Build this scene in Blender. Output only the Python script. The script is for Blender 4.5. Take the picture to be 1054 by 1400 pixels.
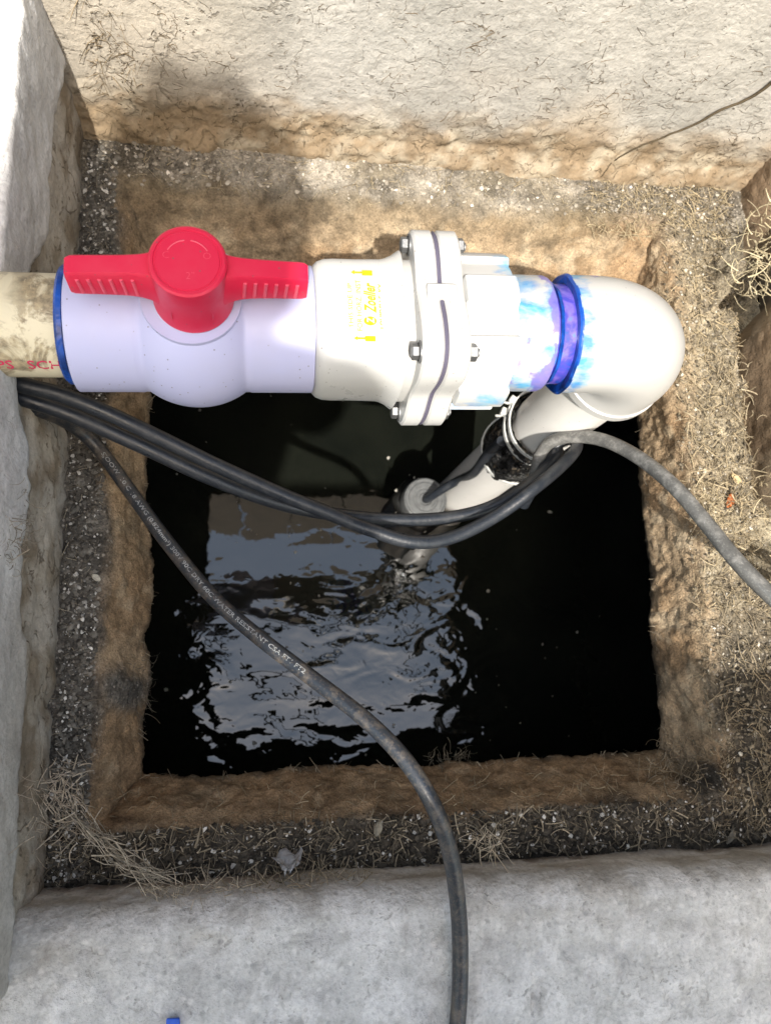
import bpy, bmesh, math, random
import numpy as np
from mathutils import Vector, Matrix

for o in list(bpy.data.objects): bpy.data.objects.remove(o)
SC = bpy.context.scene
COL = SC.collection
rng = np.random.default_rng(7)
random.seed(7)

# ------------------------------------------------------------------ camera
CZ = .431                                   # height of the lens above the pipe axis (pipe axis is z = 0)
CROT = np.array([[.9872, -.0071, -.1593], [-.0229, .9823, -.1859], [.1578, .1871, .9696]])
q_, r_ = np.linalg.qr(CROT)
CROT = q_ @ np.diag(np.sign(np.diag(r_)))
FPX, CX, CY = 1057., 527., 700.
cam_d = bpy.data.cameras.new("camera")
cam = bpy.data.objects.new("camera", cam_d); COL.objects.link(cam)
M4 = Matrix.Identity(4)
for i in range(3):
    for j in range(3): M4[i][j] = float(CROT[i, j])
M4.translation = (0, 0, CZ)
cam.matrix_world = M4
cam_d.sensor_fit = 'VERTICAL'; cam_d.sensor_height = 36; cam_d.sensor_width = 36
cam_d.lens = 36 * FPX / 1400
cam_d.clip_start = .01; cam_d.clip_end = 600
cam_d.dof.use_dof = True; cam_d.dof.focus_distance = .47
cam_d.dof.aperture_fstop = (cam_d.lens / 1000) / .0022 
SC.camera = cam

# ------------------------------------------------------------------ sky, sun, exposure
LDIR = Vector((.08, .58, -1)).normalized()            # direction the sunlight travels
w = bpy.data.worlds.new("World"); SC.world = w; w.use_nodes = True
nt = w.node_tree; nt.nodes.clear()
sky = nt.nodes.new("ShaderNodeTexSky"); sky.sky_type = 'NISHITA'; sky.sun_disc = False
sky.sun_elevation = math.asin(-LDIR.z); sky.sun_rotation = math.atan2(-LDIR.x, -LDIR.y)
sky.air_density = 2.2; sky.dust_density = 5.0; sky.ozone_density = .9
bg = nt.nodes.new("ShaderNodeBackground"); bg.inputs[1].default_value = .14
wo = nt.nodes.new("ShaderNodeOutputWorld")
nt.links.new(sky.outputs[0], bg.inputs[0]); nt.links.new(bg.outputs[0], wo.inputs[0])
sun_d = bpy.data.lights.new("sun", 'SUN'); sun_d.energy = 3.0; sun_d.angle = math.radians(.53)
sun_d.color = (1, .95, .87)
sun = bpy.data.objects.new("sun", sun_d); COL.objects.link(sun)
sun.rotation_euler = LDIR.to_track_quat('-Z', 'Y').to_euler()
vs = SC.view_settings
vs.view_transform = 'Standard'; vs.look = 'None'; vs.gamma = 1; vs.exposure = 1.1
vs.use_curve_mapping = False
SC.render.film_transparent = False

# ------------------------------------------------------------------ helpers
def ray(px, py):
    return CROT @ np.array([px - CX, -(py - CY), -FPX])
def P(px, py, z):
    d = ray(px, py); return np.array([0, 0, CZ]) + d * ((z - CZ) / d[2])
def PYv(px, py, y):
    d = ray(px, py); return np.array([0, 0, CZ]) + d * (y / d[1])

def _hash(ix, iy, iz, seed):
    h = (ix.astype(np.int64) * 374761393 + iy.astype(np.int64) * 668265263 + iz.astype(np.int64) * 2147483647 + seed * 974634777) & 0xffffffff
    h = ((h ^ (h >> 13)) * 1274126177) & 0xffffffff
    h = ((h ^ (h >> 16)) * 2246822519) & 0xffffffff
    return ((h ^ (h >> 15)) & 0xffffff) / float(0xffffff)
def vnoise(p, scale, seed=0):
    q = np.asarray(p, float) * scale
    i = np.floor(q).astype(np.int64); f = q - i; f = f * f * f * (f * (f * 6 - 15) + 10)
    r = 0
    for dx in (0, 1):
        wx = f[:, 0] if dx else 1 - f[:, 0]
        for dy in (0, 1):
            wy = f[:, 1] if dy else 1 - f[:, 1]
            for dz in (0, 1):
                wz = f[:, 2] if dz else 1 - f[:, 2]
                r = r + wx * wy * wz * _hash(i[:, 0] + dx, i[:, 1] + dy, i[:, 2] + dz, seed)
    return r * 2 - 1
def fbm(p, scale, octs=4, seed=0, gain=.5):
    a, r, t = 1., 0, 0
    for k in range(octs):
        r = r + a * vnoise(p, scale * 2 ** k, seed + k * 17); t += a; a *= gain
    return r / t
def sstep(a, b, x):
    t = np.clip((np.asarray(x, float) - a) / (b - a), 0, 1); return t * t * (3 - 2 * t)
def mixc(a, b, t):
    a = np.asarray(a, float); b = np.asarray(b, float); t = np.asarray(t)[:, None]
    return a * (1 - t) + b * t

def link(name, me, parent=None, mat=None, loc=None):
    me.name = name
    o = bpy.data.objects.new(name, me); COL.objects.link(o)
    if mat is not None and len(me.materials) == 0: me.materials.append(mat)
    if parent is not None: o.parent = parent
    if loc is not None: o.location = loc
    return o
def mesh(name, verts, faces, smooth=True):
    me = bpy.data.meshes.new(name)
    me.from_pydata([tuple(map(float, v)) for v in verts], [], faces)
    if smooth: me.shade_smooth()
    me.update()
    return me
def set_col(me, col, alpha=None):
    a = me.color_attributes.new("Col", 'FLOAT_COLOR', 'POINT')
    c = np.ones((len(me.vertices), 4), np.float32); c[:, :3] = col
    if alpha is not None: c[:, 3] = alpha
    a.data.foreach_set("color", c.ravel())
def tag(o, label=None, cat=None, group=None, kind=None):
    if label: o['label'] = label
    if cat: o['category'] = cat
    if group: o['group'] = group
    if kind: o['kind'] = kind
    return o
def empty(name, loc, label, cat, group=None, rz=0):
    o = bpy.data.objects.new(name, None); COL.objects.link(o)
    o.empty_display_size = .02
    o.location = loc; o.rotation_euler = (0, 0, rz)
    return tag(o, label, cat, group)
def grid_faces(nu, nv, closed_u=False, closed_v=False):
    u = np.arange(nu if closed_u else nu - 1); v = np.arange(nv if closed_v else nv - 1)
    U, V = np.meshgrid(u, v, indexing='ij'); U = U.ravel(); V = V.ravel()
    U2 = (U + 1) % nu; V2 = (V + 1) % nv
    return np.stack([U * nv + V, U2 * nv + V, U2 * nv + V2, U * nv + V2], 1).tolist()
def catmull(pts, n_per=10):
    p = np.asarray(pts, float); p = np.vstack([2 * p[0] - p[1], p, 2 * p[-1] - p[-2]])
    out = []
    for i in range(1, len(p) - 2):
        for k in range(n_per):
            t = k / n_per
            out.append(.5 * ((2 * p[i]) + (-p[i - 1] + p[i + 1]) * t + (2 * p[i - 1] - 5 * p[i] + 4 * p[i + 1] - p[i + 2]) * t * t + (-p[i - 1] + 3 * p[i] - 3 * p[i + 1] + p[i + 2]) * t ** 3))
    out.append(p[-2]); return np.array(out)
def frames(c):
    t = np.gradient(c, axis=0); t /= np.linalg.norm(t, axis=1)[:, None]
    n = np.zeros_like(c); a = np.array([0, 0, 1.])
    if abs(t[0] @ a) > .9: a = np.array([1., 0, 0])
    n[0] = a - t[0] * (a @ t[0]); n[0] /= np.linalg.norm(n[0])
    for i in range(1, len(c)):
        v = n[i - 1] - t[i] * (n[i - 1] @ t[i]); n[i] = v / np.linalg.norm(v)
    return t, n, np.cross(t, n)
def tube(c, rad, seg=16, cap=True):
    c = np.asarray(c, float); t, n, b = frames(c); N = len(c)
    rad = np.broadcast_to(np.asarray(rad, float), (N,)) if np.ndim(rad) < 2 else rad
    th = np.arange(seg) * 2 * math.pi / seg
    R = rad[:, None] if rad.ndim == 1 else rad
    v = c[:, None, :] + (R * np.cos(th))[:, :, None] * n[:, None, :] + (R * np.sin(th))[:, :, None] * b[:, None, :]
    V = v.reshape(-1, 3); F = grid_faces(N, seg, False, True)
    F = [f[::-1] for f in F]
    if cap:
        F.append(list(range(seg))); F.append([(N - 1) * seg + k for k in range(seg)][::-1])
    return V, F
def lathe(prof, seg=64, axis='x', rfun=None, closed=False):
    """prof: list of (a, r); revolve round an axis; rfun(a, theta, r) may change the radius."""
    pr = np.asarray(prof, float); th = np.arange(seg) * 2 * math.pi / seg
    A = np.repeat(pr[:, 0], seg); Rr = np.repeat(pr[:, 1], seg); T = np.tile(th, len(pr))
    if rfun is not None: Rr = rfun(A, T, Rr)
    if axis == 'x': V = np.stack([A, Rr * np.cos(T), Rr * np.sin(T)], 1)
    else: V = np.stack([Rr * np.cos(T), Rr * np.sin(T), A], 1)
    F = grid_faces(len(pr), seg, closed, True)
    if axis == 'x': F = [f[::-1] for f in F]
    else: F = [f[::-1] for f in F]
    return V, F
def dense(prof, step=.002):
    out = []
    for (a, b) in zip(prof[:-1], prof[1:]):
        a = np.array(a); b = np.array(b); n = max(1, int(np.linalg.norm(b - a) / step))
        for k in range(n): out.append(tuple(a + (b - a) * k / n))
    out.append(tuple(prof[-1])); return out
def join(parts):
    V, F, o = [], [], 0
    for v, f in parts:
        V.append(np.asarray(v, float)); F += [[i + o for i in q] for q in f]; o += len(v)
    return np.vstack(V), F
def boxv(c, s, rot=None):
    c = np.array(c, float); s = np.array(s, float) / 2
    v = np.array([[x, y, z] for x in (-1, 1) for y in (-1, 1) for z in (-1, 1)], float) * s
    if rot is not None: v = v @ np.array(rot.to_3x3()).T
    return v + c, [[0, 1, 3, 2], [4, 6, 7, 5], [0, 4, 5, 1], [2, 3, 7, 6], [0, 2, 6, 4], [1, 5, 7, 3]]
def bevel(o, wd, seg=2):
    m = o.modifiers.new("bevel", 'BEVEL'); m.width = wd; m.segments = seg; m.limit_method = 'ANGLE'; m.angle_limit = math.radians(32)
    m.harden_normals = False
    return o
def smooth_angle(me, deg=35):
    me.shade_smooth(); me.set_sharp_from_angle(angle=math.radians(deg))
def text_mesh(s, size, shear=0, bold=0, align='LEFT'):
    c = bpy.data.curves.new("txt", 'FONT'); c.body = s; c.size = size; c.shear = shear; c.offset = bold; c.align_x = align
    c.resolution_u = 2
    o = bpy.data.objects.new("txt", c); COL.objects.link(o)
    bpy.context.view_layer.update()
    me = bpy.data.meshes.new_from_object(o.evaluated_get(bpy.context.evaluated_depsgraph_get()))
    bpy.data.objects.remove(o); 
    v = np.array([x.co[:] for x in me.vertices]) if len(me.vertices) else np.zeros((0, 3))
    f = [list(p.vertices) for p in me.polygons]
    bpy.data.meshes.remove(me)
    return v, f

# ------------------------------------------------------------------ materials
class NT:
    def __init__(s, name):
        s.m = bpy.data.materials.new(name); s.m.use_nodes = True; s.t = s.m.node_tree; s.t.nodes.clear()
        s.out = s.n("ShaderNodeOutputMaterial"); s.b = s.n("ShaderNodeBsdfPrincipled"); s.l(s.b.outputs[0], s.out.inputs[0])
        s.tc = s.n("ShaderNodeTexCoord")
    def n(s, t, **k):
        x = s.t.nodes.new(t)
        for a, v in k.items(): setattr(x, a, v)
        return x
    def l(s, a, b): s.t.links.new(a, b)
    def noise(s, scale, detail=4, rough=.55, vec=None, dist=0, stretch=None):
        x = s.n("ShaderNodeTexNoise"); x.inputs['Scale'].default_value = scale; x.inputs['Detail'].default_value = detail
        x.inputs['Roughness'].default_value = rough; x.inputs['Distortion'].default_value = dist
        v = vec or s.tc.outputs['Object']
        if stretch:
            m = s.n("ShaderNodeMapping"); m.inputs['Scale'].default_value = stretch; s.l(v, m.inputs[0]); v = m.outputs[0]
        s.l(v, x.inputs['Vector']); return x.outputs['Fac']
    def vor(s, scale, feat='F1', out='Distance', rnd=1, vec=None):
        x = s.n("ShaderNodeTexVoronoi"); x.feature = feat; x.inputs['Scale'].default_value = scale; x.inputs['Randomness'].default_value = rnd
        s.l(vec or s.tc.outputs['Object'], x.inputs['Vector']); return x.outputs[out]
    def ramp(s, fac, stops, interp='LINEAR'):
        x = s.n("ShaderNodeValToRGB"); x.color_ramp.interpolation = interp; e = x.color_ramp.elements
        while len(e) < len(stops): e.new(.5)
        for i, (p, c) in enumerate(stops):
            e[i].position = p
            if isinstance(c, (int, float)): c = (c, c, c)
            e[i].color = (*c, 1)
        s.l(fac, x.inputs[0]); return x.outputs[0]
    def mix(s, fac, a, b, blend='MIX'):
        x = s.n("ShaderNodeMix"); x.data_type = 'RGBA'; x.blend_type = blend
        for idx, v in ((0, fac), (6, a), (7, b)):
            sock = x.inputs[idx]
            if isinstance(v, (int, float)): sock.default_value = v if idx == 0 else (v, v, v, 1)
            elif isinstance(v, tuple): sock.default_value = (*v, 1)
            else: s.l(v, sock)
        return x.outputs[2]
    def math(s, op, a, b=0, clamp=False):
        x = s.n("ShaderNodeMath"); x.operation = op; x.use_clamp = clamp
        for i, v in enumerate((a, b)):
            if isinstance(v, (int, float)): x.inputs[i].default_value = v
            else: s.l(v, x.inputs[i])
        return x.outputs[0]
    def bump(s, h, dist, strength=1., prev=None):
        x = s.n("ShaderNodeBump"); x.inputs['Distance'].default_value = dist; x.inputs['Strength'].default_value = strength
        s.l(h, x.inputs['Height'])
        if prev: s.l(prev, x.inputs['Normal'])
        return x.outputs[0]
    def attr(s, name):
        x = s.n("ShaderNodeAttribute"); x.attribute_name = name; return x
    def fin(s, col=None, rough=None, normal=None, spec=None, **k):
        b = s.b
        for key, v in (('Base Color', col), ('Roughness', rough), ('Normal', normal), ('Specular IOR Level', spec)):
            if v is None: continue
            if isinstance(v, tuple): b.inputs[key].default_value = (*v, 1)
            elif isinstance(v, (int, float)): b.inputs[key].default_value = v
            else: s.l(v, b.inputs[key])
        for kk, v in k.items(): b.inputs[kk.replace('_', ' ')].default_value = v
        return s.m

def earth_mat(name, grain=.55, specks=.5, speck_col=(.55, .5, .43), bump1=.0018, bump2=.0007, fine=620, rough=.95):
    """Tinted by the mesh's material tones and painted shade (Col); Col alpha = how gravelly."""
    s = NT(name); a = s.attr("Col"); c = a.outputs['Color']; al = a.outputs['Alpha']
    n1 = s.noise(90, 5, .65); n2 = s.noise(fine, 4, .7); n3 = s.noise(260, 3, .6)
    v1 = s.ramp(n1, [(.28, .55), (.5, 1.), (.75, 1.35)]); v2 = s.ramp(n2, [(.34, 1 - grain * .6), (.5, 1.), (.66, 1 + grain * .5)])
    c1 = s.mix(1., c, v1, 'MULTIPLY'); c2 = s.mix(1., c1, v2, 'MULTIPLY')
    pit = s.mix(s.ramp(s.noise(55, 3, .6), [(.45, 0.), (.65, 1.)]), 1., s.ramp(s.noise(420, 5, .75), [(.56, 1.), (.64, .4)])); c2 = s.mix(1., c2, pit, 'MULTIPLY')
    st = s.ramp(s.noise(38, 5, .7, dist=.6), [(.36, .62), (.5, 1.), (.66, 1.22)]); c2 = s.mix(1., c2, st, 'MULTIPLY')
    # stones: voronoi cells, some pale, some dark
    vx = s.n("ShaderNodeTexVoronoi"); vx.inputs['Scale'].default_value = 420; s.l(s.tc.outputs['Object'], vx.inputs['Vector'])
    sep = s.n("ShaderNodeSeparateColor"); s.l(vx.outputs['Color'], sep.inputs[0])
    inside = s.ramp(vx.outputs['Distance'], [(.32, 1.), (.5, 0.)])
    pale = s.math('MULTIPLY', s.ramp(sep.outputs[0], [(.80, 0.), (.86, 1.)]), inside)
    pale = s.math('MULTIPLY', pale, s.math('MULTIPLY', al, specks))
    dark = s.math('MULTIPLY', s.ramp(sep.outputs[1], [(.72, 0.), (.8, 1.)]), s.math('MULTIPLY', al, .55))
    c3 = s.mix(dark, c2, s.mix(1., c2, .3, 'MULTIPLY'))
    c4 = s.mix(pale, c3, speck_col)
    h = s.math('ADD', s.math('MULTIPLY', n3, .6), s.math('MULTIPLY', n2, .4))
    gv = s.vor(760); h = s.math('SUBTRACT', h, s.math('MULTIPLY', gv, .35)); nb = s.bump(h, bump1 * .8, 1.)
    hv = s.math('MULTIPLY', s.math('MULTIPLY', inside, sep.outputs[2]), al)
    nb = s.bump(hv, bump2 * 2, .9, nb)
    return s.fin(c4, rough, nb, .25)

def wall_mat(name, pit=.5, bump1=.0012, scale=1., crack=.6, pale=1.0, crackcol=(.10, .075, .045), agg=0):
    s = NT(name); a = s.attr("Col"); c = a.outputs['Color']; al = a.outputs['Alpha']
    n1 = s.noise(28 * scale, 5, .6); n2 = s.noise(330 * scale, 4, .65); n3 = s.noise(120 * scale, 4, .6)
    c1 = s.mix(1., c, s.ramp(n1, [(.3, .84), (.5, 1.), (.7, 1.1)]), 'MULTIPLY')
    c1 = s.mix(1., c1, s.ramp(n2, [(.3, .82), (.5, 1.), (.72, 1.12)]), 'MULTIPLY')
    # dark pits and crooked rootlets/cracks (alpha says how many)
    warp = s.n("ShaderNodeTexNoise"); warp.inputs['Scale'].default_value = 60; warp.inputs['Detail'].default_value = 5
    s.l(s.tc.outputs['Object'], warp.inputs['Vector'])
    va = s.n("ShaderNodeVectorMath"); va.operation = 'MULTIPLY_ADD'; va.inputs[1].default_value = (.035, .035, .035)
    s.l(warp.outputs['Color'], va.inputs[0]); s.l(s.tc.outputs['Object'], va.inputs[2])
    ed = s.vor(34 * scale, 'DISTANCE_TO_EDGE', 'Distance', 1, va.outputs[0])
    line = s.ramp(ed, [(.012, 1.), (.045, 0.)])
    gate = s.ramp(s.noise(42 * scale, 3, .6), [(.5, 0.), (.58, 1.)])
    cr = s.math('MULTIPLY', s.math('MULTIPLY', line, gate), s.math('MULTIPLY', al, crack))
    pits = s.ramp(s.noise(230 * scale, 3, .6), [(.60, 0.), (.67, 1.)])
    pits = s.math('MULTIPLY', pits, s.ramp(s.noise(35, 3, .6), [(.42, 0.), (.62, 1.)]))
    pk = s.math('MULTIPLY', s.math('MULTIPLY', pits, pit), s.math('ADD', s.math('MULTIPLY', al, .8), .2))
    d = s.math('MAXIMUM', cr, pk, True)
    c2 = s.mix(d, c1, crackcol)
    if agg:
        vx = s.n("ShaderNodeTexVoronoi"); vx.inputs['Scale'].default_value = 210; s.l(s.tc.outputs['Object'], vx.inputs['Vector'])
        sp = s.n("ShaderNodeSeparateColor"); s.l(vx.outputs['Color'], sp.inputs[0])
        ins = s.ramp(vx.outputs['Distance'], [(.25, 1.), (.48, 0.)])
        c2 = s.mix(s.math('MULTIPLY', s.math('MULTIPLY', s.ramp(sp.outputs[0], [(.6, 0.), (.75, 1.)]), ins), agg), c2, (.74, .72, .69))
        c2 = s.mix(s.math('MULTIPLY', s.math('MULTIPLY', s.ramp(sp.outputs[1], [(.78, 0.), (.84, 1.)]), ins), agg), c2, (.25, .25, .24))
        c2 = s.mix(s.math('MULTIPLY', s.ramp(s.noise(420, 2, .6), [(.62, 0.), (.7, 1.)]), agg * .7), c2, (.22, .215, .2))
    h = s.math('SUBTRACT', s.math('ADD', s.math('MULTIPLY', n3, .7), s.math('MULTIPLY', n2, .35)), s.math('MULTIPLY', d, .6))
    nb = s.bump(h, bump1 * 2, 1.)
    return s.fin(c2, .92, nb, .25)

M = {}
M['earth'] = earth_mat("ledge_earth")
M['farwall'] = wall_mat("pale_rendered_concrete", .8, .0009, 1., .42)
M['leftwall'] = wall_mat("grey_mortar", .7, .0009, 1.1, .7, crackcol=(.12, .09, .06))
M['rimwall'] = wall_mat("grey_rim_concrete", .75, .0013, 1.2, .12, crackcol=(.16, .14, .12), agg=.42)
def plain(name, col, rough=.5, spec=.5, bump=0, bscale=300, var=.0, vscale=60, **k):
    s = NT(name); c = col
    if var:
        c = s.mix(1., col, s.ramp(s.noise(vscale, 4, .6), [(.3, 1 - var), (.5, 1.), (.7, 1 + var * .6)]), 'MULTIPLY')
    nb = s.bump(s.noise(bscale, 3, .6), bump) if bump else None
    return s.fin(c, rough, nb, spec, **k)
def pvc(name, col, rough=.32, dust=.12, dustcol=(.45, .40, .33), bump=.00015):
    s = NT(name)
    sp = s.vor(240, 'F1', 'Distance'); sc_ = s.vor(240, 'F1', 'Color')
    sep = s.n("ShaderNodeSeparateColor"); s.l(sc_, sep.inputs[0])
    fleck = s.math('MULTIPLY', s.ramp(sp, [(.06, 1.), (.14, 0.)]), s.ramp(sep.outputs[0], [(.55, 0.), (.62, 1.)]))
    sm = s.ramp(s.noise(22, 5, .65), [(.45, 0.), (.75, 1.)])
    c = s.mix(s.math('MULTIPLY', sm, dust), col, dustcol)
    c = s.mix(s.math('MULTIPLY', fleck, .75), c, (.12, .10, .09))
    r = s.ramp(s.noise(40, 4, .6), [(.3, rough - .07), (.7, rough + .18)])
    return s.fin(c, r, s.bump(s.noise(55, 3, .5), bump), .5)
M['valve'] = pvc("shade_tinted_white_plastic", (.46, .475, .70), .4, .12)  # white plastic with the bluish tint of shade put into its colour
M['white'] = pvc("white_plastic", (.51, .51, .498), .3, .10)
M['red'] = pvc("red_plastic", (.62, .010, .055), .38, .10, (.75, .25, .28), .0001)
M['redworn'] = plain("worn_red_plastic", (.72, .09, .15), .5)
M['yellow'] = plain("yellow_print", (.60, .33, .0), .5)
M['bolt'] = plain("dull_steel", (.26, .265, .27), .5, .5, .0002, 400, .2, 90, Metallic=.85)
M['gasket'] = plain("grey_gasket", (.11, .10, .15), .6)
def stained(name):
    s = NT(name)
    a = s.attr("Col"); cy = a.outputs['Color']; sep = s.n("ShaderNodeSeparateColor"); s.l(cy, sep.inputs[0])
    base = s.mix(s.math('MULTIPLY', s.ramp(s.noise(30, 5, .65), [(.5, 0.), (.75, 1.)]), .12), (.51, .51, .498), (.42, .40, .35))
    n = s.noise(55, 6, .62, dist=.25, stretch=(.8, 1.3, 1.3)); n2 = s.noise(40, 5, .6, dist=.2)
    t1 = s.math('ADD', n, s.math('SUBTRACT', s.math('MULTIPLY', sep.outputs[0], .62), .62))
    cm = s.ramp(t1, [(.37, 0.), (.46, .45), (.58, 1.)])
    cyc = s.ramp(n2, [(.35, (.012, .15, .50)), (.52, (.03, .33, .62)), (.68, (.14, .46, .66))])
    c = s.mix(s.math('MULTIPLY', cm, .88), base, cyc)
    n3 = s.noise(50, 4, .55, dist=.5, stretch=(1.6, .9, .9))
    t2 = s.math('ADD', n3, s.math('SUBTRACT', s.math('MULTIPLY', sep.outputs[1], .62), .62))
    pm = s.ramp(t2, [(.40, 0.), (.46, 1.)])
    c = s.mix(s.math('MULTIPLY', pm, .75), c, (.14, .09, .48))
    c = s.mix(s.math('MULTIPLY', sep.outputs[2], .6), c, (.22, .20, .16))  # groove mask: grime that also paints shade between the ribs
    dk = s.vor(140, 'F1', 'Distance')
    c = s.mix(s.math('MULTIPLY', s.ramp(dk, [(.03, 1.), (.09, 0.)]), .4), c, (.1, .09, .1))
    return s.fin(c, .33, s.bump(s.noise(60, 3, .5), .0002), .5)
M['stained'] = stained("primer_stained_white_plastic")
M['blue'] = plain("blue_solvent_cement", (.006, .06, .32), .3, .5, .0012, 120, .8, 60)
M['purple'] = None
def purple():
    s = NT("purple_primed_plastic")
    c = s.ramp(s.noise(70, 5, .6, dist=1.), [(.35, (.01, .07, .40)), (.48, (.07, .06, .42)), (.6, (.16, .12, .50)), (.75, (.03, .24, .6))])
    return s.fin(c, .3, s.bump(s.noise(80, 3), .0003), .5)
M['purple'] = purple()
def oldpipe():
    s = NT("yellowed_plastic")
    n = s.noise(46, 6, .66, dist=.8); m = s.ramp(n, [(.47, 0.), (.56, 1.)])
    hold = s.ramp(s.noise(20, 3, .5), [(.42, 0.), (.6, 1.)])
    f = s.math('MULTIPLY', m, hold)
    dirt = s.ramp(s.noise(210, 4, .7), [(.35, (.03, .02, .012)), (.5, (.2, .15, .09)), (.7, (.42, .34, .2))])
    c = s.mix(s.math('MULTIPLY', f, .85), (.66, .60, .44), dirt)
    c = s.mix(s.math('MULTIPLY', s.ramp(s.noise(12, 3), [(.4, 0.), (.7, 1.)]), .25), c, (.5, .42, .26))
    return s.fin(c, .5, s.bump(n, .0008), .4)
M['oldpipe'] = oldpipe()
M['redink'] = plain("red_ink", (.55, .02, .09), .6)
def rubber(name, col, dirt, amt):
    s = NT(name)
    n = s.ramp(s.noise(120, 6, .7), [(.48, 0.), (.72, 1.)]); st = s.ramp(s.noise(700, 3, .6), [(.55, 0.), (.68, 1.)])
    f = s.math('MULTIPLY', s.math('ADD', n, s.math('MULTIPLY', st, .5), True), amt)
    c = s.mix(f, col, dirt)
    r = s.ramp(s.noise(60, 4), [(.3, .27), (.7, .5)])
    return s.fin(c, r, s.bump(s.noise(500, 3), .0002), .5)
M['cable'] = rubber("black_rubber", (.016, .020, .027), (.15, .15, .145), .16)
M['cabledusty'] = rubber("dusty_grey_rubber", (.13, .13, .125), (.36, .35, .33), .85)
M['cord'] = rubber("dark_cord_rubber", (.022, .027, .035), (.20, .16, .12), .55)
M['inkw'] = plain("pale_ink", (.30, .31, .31), .7, .4, 0, 300, .6, 160)
M['pipeW'] = pvc("pale_grey_plastic", (.78, .77, .74), .4, .12, (.5, .47, .42))
def bag():
    s = NT("black_plastic_film")
    n = s.noise(60, 4, .6, dist=2.); n2 = s.noise(190, 3, .5, dist=1.)
    c = s.mix(s.math('MULTIPLY', s.ramp(s.noise(80, 5, .7), [(.56, 0.), (.66, 1.)]), .5), (.012, .012, .012), (.28, .22, .15))
    h = s.math('ADD', n, s.math('MULTIPLY', n2, .4))
    return s.fin(c, .16, s.bump(h, .006), .6)
M['bag'] = bag()
M['tie'] = plain("white_nylon", (.62, .63, .61), .4)
M['pumpdark'] = plain("wet_dark_rubber", (.008, .008, .0075), .45, .3, .0004, 250, .4, 90)
M['pumpgrey'] = plain("grey_rubber_cap", (.115, .12, .122), .5, .4, .0002, 300, .35, 120)
def water():
    s = NT("dark_still_water")
    n1 = s.noise(17, 1, .4, dist=.8, stretch=(1., 1.7, 1.)); n2 = s.noise(60, 1, .4, dist=.8, stretch=(1., 1.3, 1.))
    mask = s.n("ShaderNodeAttribute"); mask.attribute_name = "Col"
    sepc = s.n("ShaderNodeSeparateColor"); s.l(mask.outputs['Color'], sepc.inputs[0])
    h = s.math('MULTIPLY', s.math('ADD', n1, s.math('MULTIPLY', n2, .15)), sepc.outputs[0])
    nb = s.bump(h, .0032, 1.)
    sc2 = s.noise(14, 4, .6)
    c = s.ramp(sc2, [(.3, (.006, .0072, .0058)), (.7, (.012, .0135, .010))])
    s.fin(c, .012, nb, 1.)
    s.b.inputs['IOR'].default_value = 1.54
    return s.m
M['water'] = water()
M['slime'] = plain("black_wet_slime", (.006, .0055, .005), .7, .2, .002, 120, .5, 60)
M['soil'] = None
def colmat(name, rough=.85, spec=.25, var=.3):
    s = NT(name); a = s.attr("Col")
    c = s.mix(1., a.outputs['Color'], s.ramp(s.noise(500, 3, .6), [(.3, 1 - var), (.5, 1.), (.7, 1 + var * .6)]), 'MULTIPLY')
    return s.fin(c, rough, None, spec)
M['soil'] = colmat("soil_crumb"); M['grit'] = colmat("pale_grit_stone"); M['straw'] = colmat("dry_straw", .7, .3); M['root'] = colmat("dry_root", .85)
M['grass'] = plain("outside_soil", (.16, .13, .09), .95, .2, .01, 60, .4, 12)

# ------------------------------------------------------------------ pit: ledge ring with sloping lip
ZL, ZLIP, ZW = -.14, -.20, -.55
XO0, XO1, YO0, YO1 = -.160, .45, -.165, .435       # outer edge, tucked under the walls
XI0, XI1, YI0, YI1 = -.105, .3465, -.1055, .3715     # edge where the ledge breaks down to the opening
XP0, XP1, YP0, YP1 = -.0872, .3365, -.0838, .322      # lip above the water
def rect_ring(x0, x1, y0, y1, n):
    """n points per side, same parameter on every ring so that rings can be lofted"""
    t = np.linspace(0, 1, n, endpoint=False)
    a = np.stack([x0 + (x1 - x0) * t, np.full(n, y0)], 1); b = np.stack([np.full(n, x1), y0 + (y1 - y0) * t], 1)
    c = np.stack([x1 + (x0 - x1) * t, np.full(n, y1)], 1); d = np.stack([np.full(n, x0), y1 + (y0 - y1) * t], 1)
    return np.vstack([a, b, c, d])
NS = 250
def ring_prof():
    rows = []
    def seg(r0, z0, r1, z1, n, end=False):
        for k in range(n + (1 if end else 0)):
            t = k / n
            rows.append((tuple(np.array(r0) * (1 - t) + np.array(r1) * t), z0 * (1 - t) + z1 * t))
    O = (XO0, XO1, YO0, YO1); I = (XI0, XI1, YI0, YI1); L = (XP0, XP1, YP0, YP1)
    I0 = (XI0 - .004, XI1 + .004, YI0 - .004, YI1 + .004); I1 = tuple(np.array(I) * .78 + np.array(L) * .22)
    U = (XP0 - .004, XP1 + .004, YP0 - .004, YP1 + .004)
    X = (-.30, .55, -.30, .58)
    seg(O, ZL - .001, I0, ZL, 26); seg(I0, ZL, I1, ZL - .013, 5); seg(I1, ZL - .013, L, ZLIP, 24); seg(L, ZLIP, U, ZLIP - .008, 3); seg(U, ZLIP - .008, X, ZLIP - .03, 6, True)
    return rows
rows = ring_prof()
V = []; J = []
for j, (r, z) in enumerate(rows):
    p = rect_ring(*r, NS); V.append(np.column_stack([p, np.full(len(p), z)])); J.append(np.full(len(p), j))
V = np.stack(V, 1); NR = len(rows); V = V.reshape(-1, 3); J = np.stack(J, 1).ravel()
p0 = V.copy()
isL = (J <= 28); facem = sstep(26, 31, J) * (1 - sstep(52, 57, J)); under = sstep(58, 62, J)
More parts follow.
